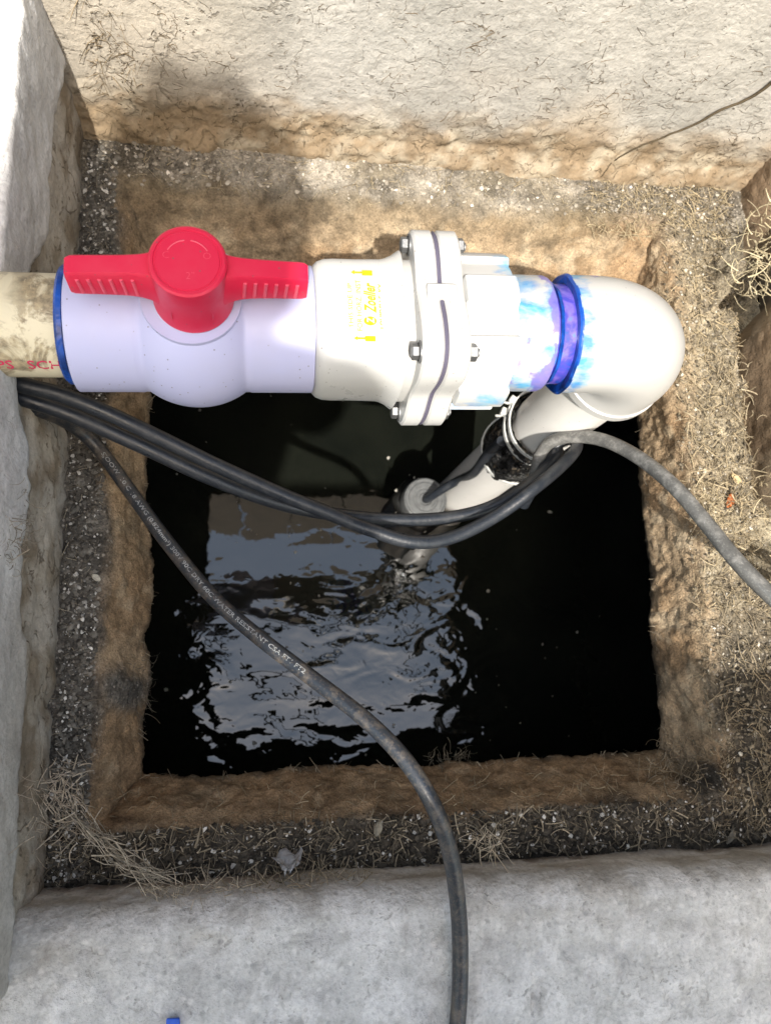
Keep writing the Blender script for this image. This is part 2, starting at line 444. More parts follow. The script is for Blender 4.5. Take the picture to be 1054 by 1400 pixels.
# sides
nearw = (1 - sstep(-.12, -.06, p0[:, 1])); farw = sstep(.33, .385, p0[:, 1]); leftw = 1 - sstep(-.12, -.07, p0[:, 0]); rightw = sstep(.32, .36, p0[:, 0])
amp = 1 - under * .6
wob = fbm(p0, 14, 3, 3) * .0050 + fbm(p0, 45, 3, 5) * .0030 + fbm(p0, 140, 3, 6, .6) * .0022
ctr = np.array([.12, .135, 0]); rad = p0 - ctr; rad[:, 2] = 0
# move the edge in and out along the nearest side
sx = np.where(np.abs(rad[:, 0]) / .2265 > np.abs(rad[:, 1]) / .238, np.sign(rad[:, 0]), 0.); sy = np.where(sx == 0, np.sign(rad[:, 1]), 0.)
inner = sstep(8, 24, J) * (1 - sstep(60, 63, J))
V[:, 0] += sx * wob * inner; V[:, 1] += sy * wob * inner
lump = fbm(p0, 60, 4, 11, .6); fine = fbm(p0, 240, 3, 21, .6)
gravel = (1 - sstep(22, 30, J + 5 * fbm(p0, 30, 3, 31)))
V[:, 2] += gravel * (lump * .0042 + fine * .0022) * (1 - .5 * farw) + (fbm(p0, 12, 2, 41) * .003) * (1 - under)
V[:, 0] -= facem * sx * (fbm(p0, 40, 2, 51, .5) * .0009 + fbm(p0, 280, 3, 53, .75) * .0015); V[:, 1] -= facem * sy * (fbm(p0, 40, 2, 51, .5) * .0009 + fbm(p0, 280, 3, 53, .75) * .0015)
# small rubble heaps along the wall foot and a low trench at the right wall
foot = 1 - sstep(3, 12, J)
V[:, 2] += foot * (1 - rightw) * (.004 + .006 * np.clip(fbm(p0, 25, 3, 61), 0, 1))
V[:, 2] -= .028 * sstep(.402, .416, p0[:, 0] + .004 * fbm(p0, 40, 2, 63)) * sstep(.10, .14, p0[:, 1]) * (1 - sstep(.36, .38, p0[:, 1]))
for (hx, hy, hr, hd) in ((.405, .075, .020, .04), (.412, .325, .035, .05), (.36, -.085, .02, .006)):
    d = np.hypot(p0[:, 0] - hx, p0[:, 1] - hy) / hr
    V[:, 2] -= hd * (1 - sstep(.4, 1.05, d + .3 * fbm(p0, 50, 2, 67))) * (J < 27)
# the dirt that spills over the left lip and the near right corner
for (hx, hy, hr) in ((-.098, -.018, .020), (.335, -.10, .022)):
    d = np.hypot(p0[:, 0] - hx, p0[:, 1] - hy) / hr
    g = (1 - sstep(.3, 1.1, d + .5 * fbm(p0, 40, 3, 71))) * (J < 58)
    V[:, 2] += g * .006; gravel = np.maximum(gravel, g); V[:, 0] += -sx * g * .005; V[:, 1] += -sy * g * .004
# material tones, with some shade painted in
n = fbm(p0, 22, 4, 81); n2 = fbm(p0, 70, 4, 83)
ochre = mixc((.37, .275, .175), (.28, .19, .11), sstep(-.25, .35, n)); ochre = mixc(ochre, (.44, .36, .25), sstep(.1, .5, n2) * .6)
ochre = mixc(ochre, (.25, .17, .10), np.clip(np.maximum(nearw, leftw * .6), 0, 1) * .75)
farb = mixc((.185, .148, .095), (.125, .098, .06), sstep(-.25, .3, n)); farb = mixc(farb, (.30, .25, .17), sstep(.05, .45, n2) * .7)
farb = mixc(farb, (.075, .062, .044), sstep(-.15, .35, fbm(p0, 16, 4, 89) + .35 * (1 - sstep(-.06, .12, p0[:, 0]))) * .75)  # mud blotches, darkened towards the left to stand in for shade
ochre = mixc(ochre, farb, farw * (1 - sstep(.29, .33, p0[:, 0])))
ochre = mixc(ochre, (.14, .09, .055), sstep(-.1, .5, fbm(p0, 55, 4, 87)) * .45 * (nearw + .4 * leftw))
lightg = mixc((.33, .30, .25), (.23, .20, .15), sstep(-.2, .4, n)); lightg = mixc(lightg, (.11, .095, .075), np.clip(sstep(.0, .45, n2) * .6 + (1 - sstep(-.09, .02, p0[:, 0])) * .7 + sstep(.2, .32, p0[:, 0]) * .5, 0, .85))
darks = mixc((.042, .037, .030), (.10, .086, .068), sstep(-.2, .5, n2))
leftg = mixc((.15, .135, .115), (.085, .078, .068), sstep(-.3, .3, n2))
strawg = mixc((.36, .31, .22), (.24, .20, .14), sstep(-.2, .4, n2))
g = lightg * farw[:, None] + leftg * np.clip(leftw - farw, 0, 1)[:, None] + strawg * np.clip(rightw - farw, 0, 1)[:, None]
wsum = farw + np.clip(leftw - farw, 0, 1) + np.clip(rightw - farw, 0, 1)
g = g / np.maximum(wsum, .2)[:, None]
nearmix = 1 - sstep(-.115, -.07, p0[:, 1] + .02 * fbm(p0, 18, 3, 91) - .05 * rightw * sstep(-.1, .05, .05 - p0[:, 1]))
g = mixc(g, darks, np.clip(np.maximum(nearmix, rightw * (1 - sstep(-.01, .05, p0[:, 1])) * .95), 0, 1))  # dark soil; the right ledge is also deepened to paint in shade
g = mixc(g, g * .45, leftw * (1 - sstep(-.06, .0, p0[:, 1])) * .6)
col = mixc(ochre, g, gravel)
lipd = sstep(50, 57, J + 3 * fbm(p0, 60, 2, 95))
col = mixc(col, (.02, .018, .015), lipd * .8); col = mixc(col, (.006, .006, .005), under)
F = grid_faces(4 * NS, NR, True, False)
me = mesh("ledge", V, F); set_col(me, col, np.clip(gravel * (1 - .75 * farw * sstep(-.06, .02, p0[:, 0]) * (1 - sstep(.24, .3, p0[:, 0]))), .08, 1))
ledge = link("pit_ledge", me, None, M['earth']); tag(ledge, kind='structure')
LEDGE = V.reshape(4 * NS, NR, 3)[:, :30].reshape(-1, 3)
V_LIP = V.reshape(4 * NS, NR, 3)[:, 54].copy()
from mathutils.kdtree import KDTree
kd = KDTree(len(LEDGE))
for i, v in enumerate(LEDGE): kd.insert((v[0], v[1], 0), i)
kd.balance()
def ledge_z(x, y):
    return LEDGE[kd.find((x, y, 0))[1]][2]

# ------------------------------------------------------------------ walls: inner face + rim top + outer face, swept along their length
def wall(name, p_a, p_b, nrm, zf, ztop, label, mat, colfun, dispfun, width=.16, step=.0026, zout=-.12, slope=0., rr=.008):
    """inner face on the line a-b, nrm points into the pit"""
    a = np.array(p_a, float); b = np.array(p_b, float); nrm = np.array(nrm, float)
    Lw = np.linalg.norm(b - a); nu = int(Lw / step)
    prof = [(0, zf)]
    nz = int((ztop - rr - zf) / step)
    for k in range(1, nz + 1): prof.append((slope * k / nz, zf + (ztop - rr - zf) * k / nz))
    nr_ = max(4, int(rr / .003))
    for k in range(1, nr_ + 1):
        t = k / nr_ * math.pi / 2; prof.append((slope + rr * (1 - math.cos(t)), ztop - rr + rr * math.sin(t)))
    nt_ = int(width / .004)
    for k in range(1, nt_ + 1): prof.append((slope + rr + (width - rr) * k / nt_, ztop))
    prof.append((slope + width + .004, ztop - .02)); prof.append((slope + width + .004, zout))
    prof = np.array(prof); nv = len(prof)
    t = np.linspace(0, 1, nu)
    base = a[None] + (b - a)[None] * t[:, None]
    V = np.zeros((nu, nv, 3)); V[:, :, :2] = base[:, None, :] - nrm[None, None, :] * prof[None, :, 0, None]; V[:, :, 2] = prof[None, :, 1]
    V = V.reshape(-1, 3); top = np.tile((np.arange(nv) > nz + nr_ - 1), nu).astype(float)
    s = np.repeat(t * Lw, nv); zz = V[:, 2].copy()
    din, dz, col, al = dispfun_col = colfun(V.copy(), s, zz, top, dispfun)
    face = 1 - top
    V[:, :2] += nrm[None] * (din * face)[:, None]; V[:, 2] += dz * top
    F = grid_faces(nu, nv) + [list(range(nv)), [(nu - 1) * nv + q for q in range(nv)][::-1]]
    # make the normals look into the pit / upwards
    f0 = F[0]; v0, v1, v2 = V[f0[0]], V[f0[1]], V[f0[2]]
    nn = np.cross(v1 - v0, v2 - v0)
    if nn[:2] @ nrm < 0: F = [f[::-1] for f in F]
    me = mesh(name, V, F); set_col(me, col, al)
    o = link(name, me, None, mat); tag(o, label, 'wall'); return o, V

def far_col(V, s, z, top, _):
    n = fbm(V, 16, 4, 5); n2 = fbm(V, 60, 4, 7); n3 = fbm(V, 8, 3, 9)
    band = -.092 + .012 * n3 + .020 * n2
    stain = (1 - sstep(-.022, .022, z - band))
    rough = np.clip(stain + .25, 0, 1)
    din = fbm(V, 12, 2, 11) * .0022 + fbm(V, 60, 3, 14, .6) * (.0004 + .0014 * stain) + fbm(V, 190, 3, 13, .75) * (.0007 + .0018 * stain) + np.clip(fbm(V, 55, 3, 15), 0, 1) * stain * .006
    din = din + .006 * (1 - sstep(-.14, -.115, z))
    c = mixc((.46, .445, .41), (.40, .39, .36), sstep(-.3, .3, n)); c = mixc(c, (.48, .41, .32), sstep(.0, .5, n3) * (1 - sstep(-.09, -.02, z)) * .7)
    c = mixc(c, (.47, .40, .30), (1 - sstep(-.08, .06, V[:, 0])) * .55)
    br = mixc((.26, .19, .115), (.41, .35, .26), sstep(-.15, .35, fbm(V, 45, 4, 17, .65))); br = mixc(br, (.27, .18, .10), sstep(.15, .5, n) * .6)
    c = mixc(c, br, stain * .92)
    c = mixc(c, (.50, .46, .40), top)
    al = np.clip(.55 + .5 * n + .5 * stain + .6 * (1 - sstep(-.06, .06, V[:, 0])) + .3 * sstep(.25, .4, V[:, 0]), .15, 1)
    return din, n2 * .002, c, al
far_wall, FARV = wall("concrete_wall", (-.17, .412), (.50, .412), (0, -1), -.155, .06, "pale cream rendered far wall in full sunlight above the pipe", M['farwall'], far_col, None, .20)
FK = KDTree(len(FARV))
for i, v in enumerate(FARV): FK.insert((v[0], 0, v[2]), i)
FK.balance()

def left_col(V, s, z, top, _):
    y = V[:, 1]
    n = fbm(V, 16, 4, 25); n2 = fbm(V, 70, 4, 27); n3 = fbm(V, 9, 3, 29)
    # smooth mortar coat on the upper part, ending in a ragged lower edge round the pipe hole
    ze = -.055 + .010 * n3 + .006 * n2
    ze = ze - .03 * (1 - sstep(-.02, .08, y)) + .045 * np.exp(-((y - .19) / .045) ** 2) - .012 * sstep(.24, .30, y)
    coat = sstep(-.004, .004, z - ze)
    blend = sstep(.02, .10, y)                                # towards the near end the coat feathers out
    din = coat * (.001 + .004 * blend) + fbm(V, 24, 3, 31) * .0028
    din = din - .010 * np.exp(-((y - .22) / .035) ** 2) * (1 - coat)
    rough = 1 - coat * .7
    din = din + fbm(V, 110, 4, 33, .62) * (.0007 + .0016 * rough) - np.clip(fbm(V, np.array([40, 40, 14.]), 3, 35), .1, 1) * .005 * (1 - coat)
    grey = mixc((.70, .695, .685), (.60, .595, .585), sstep(-.3, .35, n))
    tan = mixc((.42, .375, .31), (.28, .23, .17), sstep(-.3, .35, n2)); tan = mixc(tan, (.52, .48, .42), sstep(.05, .4, fbm(V, 30, 3, 37)) * .75)
    c = mixc(tan, grey, np.clip(coat * (.55 + .45 * blend) + sstep(-.07, -.02, z) * .35, 0, 1))
    c = mixc(c, (.60, .56, .52), top * .8)
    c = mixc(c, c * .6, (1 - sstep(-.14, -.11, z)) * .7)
    return din, n2 * .0015, c, np.clip(1.05 - coat * .85, .1, 1)
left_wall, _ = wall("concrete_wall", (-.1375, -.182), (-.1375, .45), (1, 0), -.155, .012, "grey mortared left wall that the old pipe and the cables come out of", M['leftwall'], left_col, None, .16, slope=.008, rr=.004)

def right_col(V, s, z, top, _):
    y = V[:, 1]; n = fbm(V, 16, 4, 45); n2 = fbm(V, 70, 4, 47)
    din = fbm(V, 24, 3, 49) * .004 + fbm(V, 110, 4, 51, .62) * .002
    din = din - .05 * np.exp(-((y - .33) / .035) ** 2) * (1 - sstep(-.05, -.01, z)) - .035 * np.exp(-((y - .075) / .02) ** 2) * (1 - sstep(-.06, -.02, z))
    c = mixc((.34, .265, .18), (.24, .17, .11), sstep(-.3, .35, n)); c = mixc(c, (.44, .41, .36), sstep(-.06, 0, z + .03 * n2) * .8)
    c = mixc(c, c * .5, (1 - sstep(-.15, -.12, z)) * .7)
    return din, n2 * .002, c, np.full(len(V), .6)
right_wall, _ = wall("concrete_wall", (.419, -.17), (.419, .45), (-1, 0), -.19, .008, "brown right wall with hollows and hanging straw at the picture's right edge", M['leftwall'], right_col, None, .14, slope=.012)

def near_col(V, s, z, top, _):
    n = fbm(V, 14, 4, 65); n2 = fbm(V, 70, 4, 67)
    foot = 1 - sstep(-.142, -.124, z + .010 * n + .006 * n2)
    din = fbm(V, 20, 3, 69) * .003 + fbm(V, 120, 4, 71, .62) * .0018
    c = mixc((.72, .705, .68), (.62, .605, .58), sstep(-.3, .35, n)); c = mixc(c, (.17, .125, .09), foot * .85)  # face colour lifted above the top's to lighten its shade
    ct = mixc((.53, .522, .505), (.62, .61, .595), sstep(-.15, .3, n2)); ct = mixc(ct, (.42, .41, .39), sstep(.1, .45, fbm(V, 130, 3, 73)) * .8)
    c = mixc(c, ct, sstep(-.106, -.092, z + .008 * n)); c = mixc(c, c * np.array((.62, .58, .52)), np.clip(sstep(.0, .35, fbm(V, np.array([30, 60, 60.]), 4, 77)) * (1 - sstep(.0, .05, -.142 - V[:, 1])), 0, 1) * .75)
    return din, n2 * .0018 + fbm(V, 200, 3, 75) * .0014 - np.clip(fbm(V, 90, 3, 79) - .25, 0, 1) * .008, c, np.clip(.3 + .7 * foot, 0, 1)
near_wall, _ = wall("concrete_wall", (-.31, -.142), (.58, -.146), (0, 1), -.155, -.088, "light grey concrete near rim the power cord runs over", M['rimwall'], near_col, None, .26, rr=.020, zout=-.14)

# chamber below the slab, water, ground outside
def chamber():
    x0, x1, y0, y1, zt, zb = -.31, .56, -.31, .59, -.215, -.72
    r = rect_ring(x0, x1, y0, y1, 20); n = len(r)
    V = np.vstack([np.column_stack([r, np.full(n, zt)]), np.column_stack([r, np.full(n, zb)])])
    F = [[k, k + n, (k + 1) % n + n, (k + 1) % n] for k in range(n)]
    F = [f[::-1] for f in F]
    F.append([n + k for k in range(n)])
    o = link("chamber_wall", mesh("chamber", V, F, False), None, M['slime']); tag(o, kind='structure')
chamber()
gx, gy = np.meshgrid(np.linspace(-.305, .555, 120), np.linspace(-.305, .585, 120), indexing='ij')
WV = np.column_stack([gx.ravel(), gy.ravel(), ZW - .050 * (gy.ravel() - .14)])  # surface tilted off level to shift what it reflects
me = mesh("water", WV, [f for f in grid_faces(120, 120)])
rp = .16 + .84 * (1 - sstep(.05, .14, WV[:, 1] + .03 * fbm(WV, 12, 3, 101)))            # ripples where the surface is stirred, calm near the far side
rp = rp * (.35 + .65 * sstep(-.3, .25, fbm(WV, 9, 3, 103) + .35 * (1 - sstep(0, .1, np.abs(WV[:, 1] - .03 + .1 * (.1 - WV[:, 0]))))))
set_col(me, np.column_stack([rp, rp, rp]))
tag(link("water", me, None, M['water']), kind='structure')
def ground():
    hx0, hx1, hy0, hy1 = -.29, .57, -.335, .61
    Vs, n = [], 12
    rs = [0, .3, .8, 2, 6, 20, 80, 300]
    for k, d in enumerate(rs):
        r = rect_ring(hx0 - d, hx1 + d, hy0 - d, hy1 + d, n); Vs.append(np.column_stack([r, np.full(len(r), -.09)]))
    V = np.stack(Vs, 1).reshape(-1, 3); V[:, 2] += np.where(np.abs(V[:, 0]) < 30, fbm(V, 3, 3, 7) * .015, 0)
    F = grid_faces(4 * n, len(rs), True)
    tag(link("ground", mesh("ground", V, [f[::-1] for f in F]), None, M['grass']), kind='structure')
ground()

# ------------------------------------------------------------------ plumbing (local x runs along the pipe)
PR = .029
def on_axis(s): return (s * math.cos(PR), .191 + s * math.sin(PR), 0)
def pthing(name, s, label, cat): return empty(name, on_axis(s), label, cat, None, PR)
def part(name, vf, parent, mat, sharp=35, bev=None):
    me = mesh(name, vf[0], vf[1]); smooth_angle(me, sharp)
    o = link(name, me, parent, mat)
    if bev: bevel(o, bev)
    return o

# old inlet pipe
s0 = -.20
ip = pthing("inlet_pipe", s0, "yellowed old pipe stub with dirt and red lettering coming out of left wall", "pipe")
part("pipe_wall", lathe(dense([(-.10, .024), (-.10, .0285), (.092, .0285), (.092, .024)], .004), 64), ip, M['oldpipe'])
part("cement_ring", lathe([(.0915, .0286), (.0918, .0318), (.0932, .0330), (.0958, .0330), (.0972, .0286)], 64, 'x', lambda a, t, r: r + .0006 * np.sin(3 * t) * (r > .03)), ip, M['blue'])
def wrap_x(v, x0, th0, R, ysign=1):
    """flat text (x along pipe, y round it) -> cylinder; th measured from +y towards +z"""
    th = th0 + v[:, 1] / R
    return np.column_stack([x0 + v[:, 0], R * np.cos(th), R * np.sin(th)])
def surf_text(name, s, size, x0, th0, R, parent, mat, shear=0, bold=0):
    v, f = text_mesh(s, size, shear, bold)
    part(name, (wrap_x(v, x0, th0, R), f), parent, mat)
# text up direction must be +y side (away from viewer): theta decreasing towards +y from the near side, so run y -> -theta
def wrap_near(v, x0, y_off, R):
    th = math.pi - (y_off + v[:, 1]) / R           # pi is the viewer's side (-y), text "up" turns over the top
    return np.column_stack([x0 + v[:, 0], R * np.cos(th), R * np.sin(th)])
for txt, x0 in (("PS", .0580), ("SCH", .0740)):
    v, f = text_mesh(txt, .0095, 0, .0001); part("lettering", (wrap_near(v, x0, .0065, .02865), f), ip, M['redink'])

# ball valve
s0 = -.0370
bv = pthing("ball_valve", s0, "white ball valve, shade-tinted lavender, with a red T handle, left in the pipe run", "valve")
prof = []
for a in np.linspace(-.0655, .0655, 110):
    r = .0363
    if abs(a) < .036: r = max(r, math.sqrt(max(0, .0453 ** 2 - a * a)))
    if abs(a) > .0305: r += .0003
    prof.append((a, r))
prof = [(-.0655, .029), (-.0662, .0302), (-.0662, .0350)] + prof + [(.0662, .0350), (.0662, .0300)]
part("valve_body", lathe(prof, 96), bv, M['valve'], 50)
part("stem_collar", lathe([(.030, .025), (.0385, .0265), (.0400, .0262), (.0405, .018), (.043, .012)], 64, 'z'), bv, M['valve'])
hn = bpy.data.objects.new("handle", None)
HX = .0015
def handle():
    hub = lathe([(.0780, .0), (.0780, .0150), (.0776, .0153), (.0776, .0160), (.0782, .0164), (.0782, .0176), (.0774, .0186), (.075, .0188), (.066, .0188), (.058, .0189), (.050, .0196), (.0445, .0206), (.0415, .0210), (.0415, .018)], 72, 'z')
    parts = [hub]
    for sg in (-1, 1):
        xs = np.linspace(.010, .0582, 24); secs = []
        for x in xs:
            t = (x - .010) / .0482
            e = max(0, (t - .93) / .07)
            top = .0745 - .0030 * t - .0012 * e * e * 1; bot = .0545 - .006 * math.exp(-t * 8)
            hw = .0056 + .0070 * math.exp(-t * 9); hb = .0068 + .0105 * math.exp(-t * 8)
            sh = 1 - .12 * e * e
            hw *= sh; hb *= sh
            secs.append([(x, -hb, bot), (x, -hb, bot + .003), (x, -hw, top - .0016), (x, -hw + .0013, top), (x, hw - .0013, top), (x, hw, top - .0016), (x, hb, bot + .003), (x, hb, bot)])
        v = np.array(secs).reshape(-1, 3); f = grid_faces(24, 8, False, True)
        f.append([23 * 8 + k for k in range(8)])
        if sg < 0: v[:, 0] *= -1; f = [q[::-1] for q in f]
        parts.append((v, [q[::-1] for q in f]))
    return join(parts)
hv, hf = handle()
hv[:, 0] += HX
ho = part("handle", (hv, hf), bv, M['red'], 38)
for sg in (-1, 1):
    for k in range(6):
        x = sg * (.0265 + k * .0052)
        t = (abs(x) - .010) / .0482
        top = .0745 - .0030 * t - .0016; bot = .0545; hw = .0056 + .0070 * math.exp(-t * 9); hb = .0068 + .0105 * math.exp(-t * 8)
        zt, zb = top - .0025, bot + .0020
        def yat(z): return -(hb + (hw - hb) * (z - (bot)) / (top - bot))
        c = np.array([[x - sg * .0004, yat(zb) - .0002, zb], [x, (yat(zb) + yat(zt)) / 2 - .0002, (zb + zt) / 2], [x + sg * .0004, yat(zt) - .0002, zt]])
        c[:, 0] += HX
        part("grip_rib", tube(c, .0009, 8), ho, M['redworn'])
for txt, (x, y) in (("C", (-.0105, .001)), ("O", (.0085, .001)), ('2"', (.0005, -.0095))):
    v, f = text_mesh(txt, .0052, 0, -.00012); v[:, 0] += x - .0015 + HX; v[:, 1] += y; v[:, 2] = .07825
    part("embossed_mark", (v, f), ho, M['redworn'])
for sg in (-1, 1):
    th = np.radians(np.linspace(98, 150, 14)) if sg < 0 else np.radians(np.linspace(82, 30, 14))
    c = np.column_stack([HX + .0108 * np.cos(th), .0108 * np.sin(th), np.full(14, .0780)])
    part("embossed_mark", tube(c, .00035, 6), ho, M['redworn'])

# check valve
s0 = .0575
cv = pthing("check_valve", s0, "boxy white check valve with yellow print and bolted flange, mid pipe run", "valve")
def cv_sec(hw, hz, hs, zoff=0):
    """rounded box: flat top half-width hw at z=hz, sides at y=+-hs"""
    pts = [(hw, hz), (hs, hz * .42), (hs, -hz * .55), (hw, -hz), (-hw, -hz), (-hs, -hz * .55), (-hs, hz * .42), (-hw, hz)]
    # subdivide + smooth the corners
    out = np.array(pts)
    for _ in range(3):
        nxt = np.roll(out, -1, 0)
        a = out * .78 + nxt * .22; b = out * .22 + nxt * .78
        out = np.stack([a, b], 1).reshape(-1, 2)
    return out
secs = []
for (x, k) in ((-.0290, .60), (-.0290, .82), (-.0283, .90), (-.0262, .955), (-.0225, .99), (-.017, 1.), (-.005, 1.), (.012, 1.012), (.028, 1.02), (.036, 1.02)):
    q = cv_sec(.0285 * k, .0335 * k, .0385 * k); secs.append(np.column_stack([np.full(len(q), x), q]))
n8 = len(secs[0])
CVV = np.array(secs).reshape(-1, 3); CVF = [f for f in grid_faces(len(secs), n8, False, True)]
part("valve_body", (CVV, CVF), cv, M['white'], 60)
def flange_outline(hs, cr, waist, n=160):
    out = []
    for k in range(n):
        t = 2 * math.pi * k / n
        c, s_ = math.cos(t), math.sin(t)
        r = 1 / ((abs(c) ** 5 + abs(s_) ** 5) ** (1 / 5)) * hs
        r = min(r, cr)
        r -= waist * (math.cos(4 * t) * .5 + .5) ** 2
        out.append((r * c, r * s_))
    return np.array(out)
FL_ROT = math.radians(-9)
def plate(name, x0, x1, hs, cr, waist, mat, bev=.0012, waist1=None):
    a = flange_outline(hs, cr, waist if waist1 is None else waist1); b = flange_outline(hs, cr, waist)
    R = np.array([[math.cos(FL_ROT), -math.sin(FL_ROT)], [math.sin(FL_ROT), math.cos(FL_ROT)]])
    a = a @ R.T; b = b @ R.T; n = len(a); rings = []
    for (x, q, k) in ((x0, a, .972), (x0 + .0012, a, 1.), (x1 - .0012, b, 1.), (x1, b, .972)):
        rings.append(np.column_stack([np.full(n, x), q * k]))
    V = np.array(rings).reshape(-1, 3); F = grid_faces(4, n, False, True)
    F.append(list(range(n))[::-1]); F.append([3 * n + k for k in range(n)])
    return part(name, (V, F), cv, mat, 30)
XG = .0405
plate("front_flange", XG - .0135, XG - .0012, .0475, .0605, .004, M['white'])
plate("flange_gasket", XG - .00125, XG + .00125, 0.0472, .0600, .004, M['gasket'])
plate("rear_flange", XG + .0012, XG + .0135, .0475, .0605, .004, M['white'])
# raised web between body and flange
secs = []
for (x, k, m) in ((.008, .985, 0), (.013, 1.03, .15), (.017, 1.10, .6), (.0205, 1.20, 1), (.0245, 1.24, 1), (XG - .012, 1.25, 1.)):
    q = cv_sec(.0285 * (1 + .35 * (k - 1)), .0345 * k, .0385 * (1 + .6 * (k - 1))); secs.append(np.column_stack([np.full(len(q), x), q]))
part("flange_web", (np.array(secs).reshape(-1, 3), grid_faces(4, n8, False, True)), cv, M['white'], 60)
part("rear_neck", lathe([(XG + .012, .040), (XG + .017, .041), (XG + .022, .039), (XG + .026, .036), (XG + .032, .034), (.075, .034)], 72), cv, M['white'], 40)
def hexprism(x0, x1, r, ch=.0006):
    th = np.arange(6) * math.pi / 3 + .3; rings = []
    for x, k in ((x0, .86), (x0 + ch, 1.), (x1 - ch, 1.), (x1, .86)):
        rings.append(np.column_stack([np.full(6, x), r * k * np.cos(th), r * k * np.sin(th)]))
    V = np.array(rings).reshape(-1, 3); F = grid_faces(4, 6, False, True); F.append([5, 4, 3, 2, 1, 0]); F.append([18 + k for k in range(6)]); return V, F
BR = .0500
for k in range(4):
    t = math.radians(45 + 90 * k) + FL_ROT; y, z = BR * math.cos(t), BR * math.sin(t)
    off = np.array([0, y, z])
    head = join([lathe([(XG - .0134, .0062), (XG - .0142, .0062), (XG - .0145, .0052)], 20), hexprism(XG - .0185, XG - .0144, .0046), lathe([(XG - .0185, .0), (XG - .0188, .002), (XG - .0185, .003)], 12)])
    b = part("bolt", (head[0] + off, head[1]), cv, M['bolt'], 20)
    nut = join([hexprism(XG + .0136, XG + .0185, .0050), lathe([(XG + .0183, .0026), (XG + .0196, .0026), (XG + .0200, .002), (XG + .0200, 0)], 16)])
    part("nut", (nut[0] + off, nut[1]), b, M['bolt'], 20)
part("seam_lug", boxv((XG, .004, .0445), (.017, .009, .005)), cv, M['white'], 30, .0012)
# yellow print: text runs away from the viewer (local +y), lines stacked along +x
def pr(v, x, y0): 
    """flat text -> on the valve's flat top, reading from near to far"""
    return np.column_stack([x - v[:, 1], (y0 + v[:, 0]) * .74 + .0005, np.full(len(v), .03385)])
def line(txt, x, y0, length, size, shear=0, bold=0):
    v, f = text_mesh(txt, size, shear, bold)
    k = length / max(1e-6, v[:, 0].max() - v[:, 0].min()); v[:, 0] = (v[:, 0] - v[:, 0].min()) * k
    part("print", (pr(v, x, y0), f), cv, M['yellow'])
PX0 = -.0030
line("THIS SIDE UP", -.0050 + PX0, -.0185, .036, .0036, 0, 0)
line("FOR HORZ. INST.", .0000 + PX0, -.0205, .042, .0042, 0, 0)
line("Zoeller", .0080 + PX0, -.0062, .0245, .0092, .35, .00025)
line("LOUISVILLE, KY.", .0125 + PX0, -.0185, .037, .0038, 0, .00012)
def flat(poly, z=.03386):
    return np.array([(x + PX0, y * .74 + .0005, z) for x, y in poly]), [list(range(len(poly)))]
c = [(.0045 + .0036 * math.cos(t), -.0125 + .0036 * math.sin(t)) for t in np.linspace(0, 2 * math.pi, 28)[:-1]]
part("print_emblem", flat(c), cv, M['yellow'])
v, f = text_mesh("Z", .0056, .2, .0002); v = pr(v, .0066 + PX0, -.0142); v[:, 2] = .03392
part("print_emblem", (v, f), cv, M['white'])
for yb, sg in ((.0262, 1), (-.0268, -1)):
    blk = [[(-.0030, yb - .0004), (.0012, yb - .0004), (.0012, yb + .0010), (-.0030, yb + .0010)], [(.0012, yb - .0020), (.0070, yb - .0020), (.0070, yb + .0022), (.0012, yb + .0022)], [(-.0052, yb + .0003), (-.0030, yb - .0014), (-.0030, yb + .0020)]]
    part("print", join([flat(b) for b in blk]), cv, M['yellow'])

# ribbed union coupling with primer stains
s0 = .128
uc = pthing("pipe_coupling", s0, "white ribbed coupling smeared with cyan and purple primer right of the flange", "pipe fitting")
def ribs(a, t, r):
    k = ((t + .35) / (2 * math.pi) * 8) % 1.0
    rib = sstep(.0, .02, np.minimum(k, .5 - k)) * (k < .5)
    return np.where(r > .040, r - .0042 * (1 - rib), r)
V, F = lathe([(-.0165, .034), (-.0165, .0425), (-.0155, .0462), (-.014, .0468), (.0135, .0468), (.0145, .0462), (.0152, .0425), (.0152, .034)], 320, 'x', ribs)
o = part("ribbed_collar", (V, F), uc, M['stained'], 30)
yy, zz = V[:, 1], V[:, 2]
cy = .08 + .45 * sstep(.0, .012, V[:, 0]) * sstep(.0, .03, yy) + .42 * (1 - sstep(-.040, -.028, yy)) * (zz < .02) + .5 * np.exp(-((yy - .022) / .012) ** 2 - ((V[:, 0] - .010) / .006) ** 2) + .28
set_col(o.data, np.column_stack([np.clip(cy, 0, 1), .16 + .2 * sstep(0, .012, V[:, 0]), np.clip(1 - np.abs(np.hypot(yy, zz) - .0441) / .0016, 0, 1) * (np.hypot(yy, zz) < .0462)]))
V, F = lathe(dense([(.014, .030), (.014, .0352), (.040, .0352), (.0415, .0346), (.042, .0335), (.042, .030)], .002), 120)
o = part("socket_sleeve", (V, F), uc, M['stained'], 40)
yy = V[:, 1]
set_col(o.data, np.column_stack([np.clip(.82 + .25 * sstep(-.02, .03, yy), 0, 1), np.clip(.72 + .32 * sstep(.030, .041, V[:, 0]), 0, 1), 0 * yy]))

